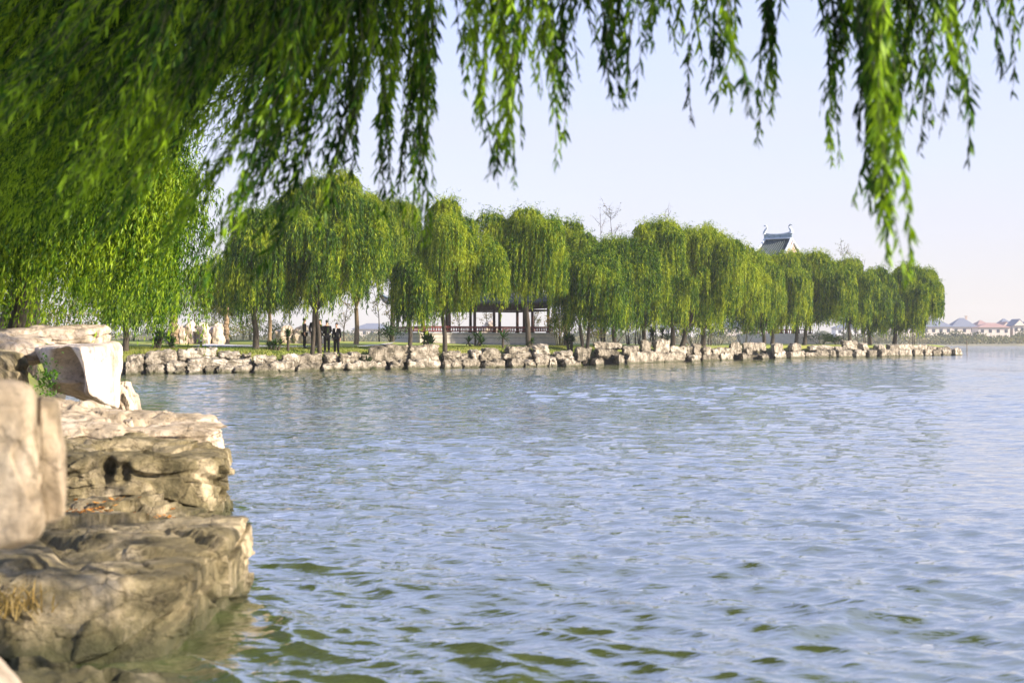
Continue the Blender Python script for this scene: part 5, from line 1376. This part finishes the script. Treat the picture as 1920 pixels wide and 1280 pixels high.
# ------------------------------------------------------------------ small things on the shore rocks
def scatter_leaves():
    rng = np.random.default_rng(4); n = 600
    px = np.concatenate([rng.normal(205, 38, n // 2), rng.uniform(140, 300, n // 2)]); 
    V, Fc = [], []; b = 0
    dg = bpy.context.evaluated_depsgraph_get()
    dg.update()
    for i in range(n):
        x = rng.normal(-3.3, .30); y = rng.normal(11.5 if i % 3 else 11.0, .22)
        hit, loc, nor, *_ = SC.ray_cast(dg, Vector((x, y, 3.0)), Vector((0, 0, -1)))[:3] + (None,)
        if not hit or loc.z > .6 or loc.z < .05: continue
        a = rng.uniform(0, 6.28); L_ = rng.uniform(.03, .065); w = L_ * .3; u = np.array([math.cos(a), math.sin(a), rng.uniform(.05, .4)]); s = np.array([-math.sin(a), math.cos(a), rng.uniform(-.3, .3)])
        p = np.array(loc) + [0, 0, .012]
        V += [p, p + u * L_ * .5 + s * w, p + u * L_, p + u * L_ * .5 - s * w]; Fc.append((b, b + 1, b + 2, b + 3)); b += 4
    o = link('fallen_leaves', np_mesh('fallen_leaves', np.array(V), np.array(Fc)), M['leaf_fallen'])
    tag(o, 'orange fallen leaves gathered on the low pale shelf', 'leaves', kind='stuff')
scatter_leaves()
def small_plant():
    rng = np.random.default_rng(6); c = P(88, 716, 15.0); n = 260
    root = empty('fern_tuft', c); tag(root, 'small green plant growing in the hollow of the boulder', 'plant')
    base = rng.normal(size=(n, 3)) * [.07, .05, .13]
    v, f = leaf_arrays(base, unit(rng.normal(size=(n, 3)) + [0, -.3, .1]), rng.uniform(.03, .06, n), rng.uniform(.015, .025, n), rng)
    link('foliage', np_mesh('foliage', v, f), M['leaf_small'], root)
    m = MB()
    for i in range(7):
        q = Vector(rng.normal(0, 1, 3)) * .1; m.tube([(0, .12, -.05), q * .5, q], [.004, .003, .002], 4)
    m.build('stem', M['twig'], root)
small_plant()
def dry_grass():
    rng = np.random.default_rng(9); n = 130; c = P(5, 1150, 7.2)
    x = rng.normal(0, .10, n); y = rng.normal(0, .12, n)
    V, Fc = [], []; b = 0
    for i in range(n):
        a = rng.uniform(0, 6.28); h = rng.uniform(.06, .17); l = rng.uniform(.08, .26); s = np.array([-math.sin(a), math.cos(a), 0]) * .004
        p = np.array([x[i], y[i], 0]); q = p + [math.cos(a) * l * .3, math.sin(a) * l * .3, h * .6]; r = p + [math.cos(a) * l, math.sin(a) * l, h]
        V += [p - s, p + s, q + s, q - s, r]; Fc += [(b, b + 1, b + 2, b + 3), (b + 3, b + 2, b + 4)]; b += 5
    me = bpy.data.meshes.new('dry_grass'); me.from_pydata([tuple(v) for v in V], [], Fc); me.update()
    o = link('dry_grass_tuft', me, M['straw'], loc=c); tag(o, 'straw yellow grass tuft at the left end of the foreground block', 'grass')
dry_grass()
def lawn_grass():
    rng = np.random.default_rng(12); n = 60000
    px = rng.uniform(225, 1130, n); off = rng.uniform(1.2, 14, n) 
    xs = [a for a, b in SHORE_PX]; dd = np.interp(px, xs, [b for a, b in SHORE_PX]) + off
    X = (px - 960) / F * dd; z = land_z(np.c_[X, dd])
    h = rng.uniform(.03, .10, n) * (1 + (off < 2.5) * .9); a = rng.uniform(0, 6.28, n); w = .018
    p = np.c_[X, dd, z - .01]; s = np.c_[np.cos(a), np.sin(a), 0 * a] * w; t = p + np.c_[rng.normal(0, .03, n), rng.normal(0, .03, n), h]
    v = np.stack([p - s, p + s, t + s * .2, t - s * .2], 1).reshape(-1, 3)
    o = link('grass', np_mesh('grass', v, np.arange(n * 4).reshape(n, 4)), leaf_material('lawn blades', (.05, .10, .015), (.11, .16, .025), (.24, .25, .06), .3, .3)); tag(o, 'short lawn grass on the far bank', 'grass', kind='stuff')
lawn_grass()

# ------------------------------------------------------------------ air
def haze():
    m = bpy.data.materials.new('haze'); m.use_nodes = True; t = m.node_tree
    t.nodes.remove(t.nodes['Principled BSDF'])
    v = t.nodes.new('ShaderNodeVolumePrincipled'); v.inputs['Color'].default_value = (.93, .95, 1, 1); v.inputs['Density'].default_value = HAZE
    v.inputs['Anisotropy'].default_value = 0
    t.links.new(v.outputs[0], t.nodes['Material Output'].inputs['Volume'])
    b = MB(); b.box((0, 375, 8.5), (1500, 850, 23)); o = b.build('haze', m); tag(o, 'thin pale haze over the lake', 'haze', kind='stuff')
HAZE = 0.0002
import os
haze()
print('LEAVES', NLEAF)
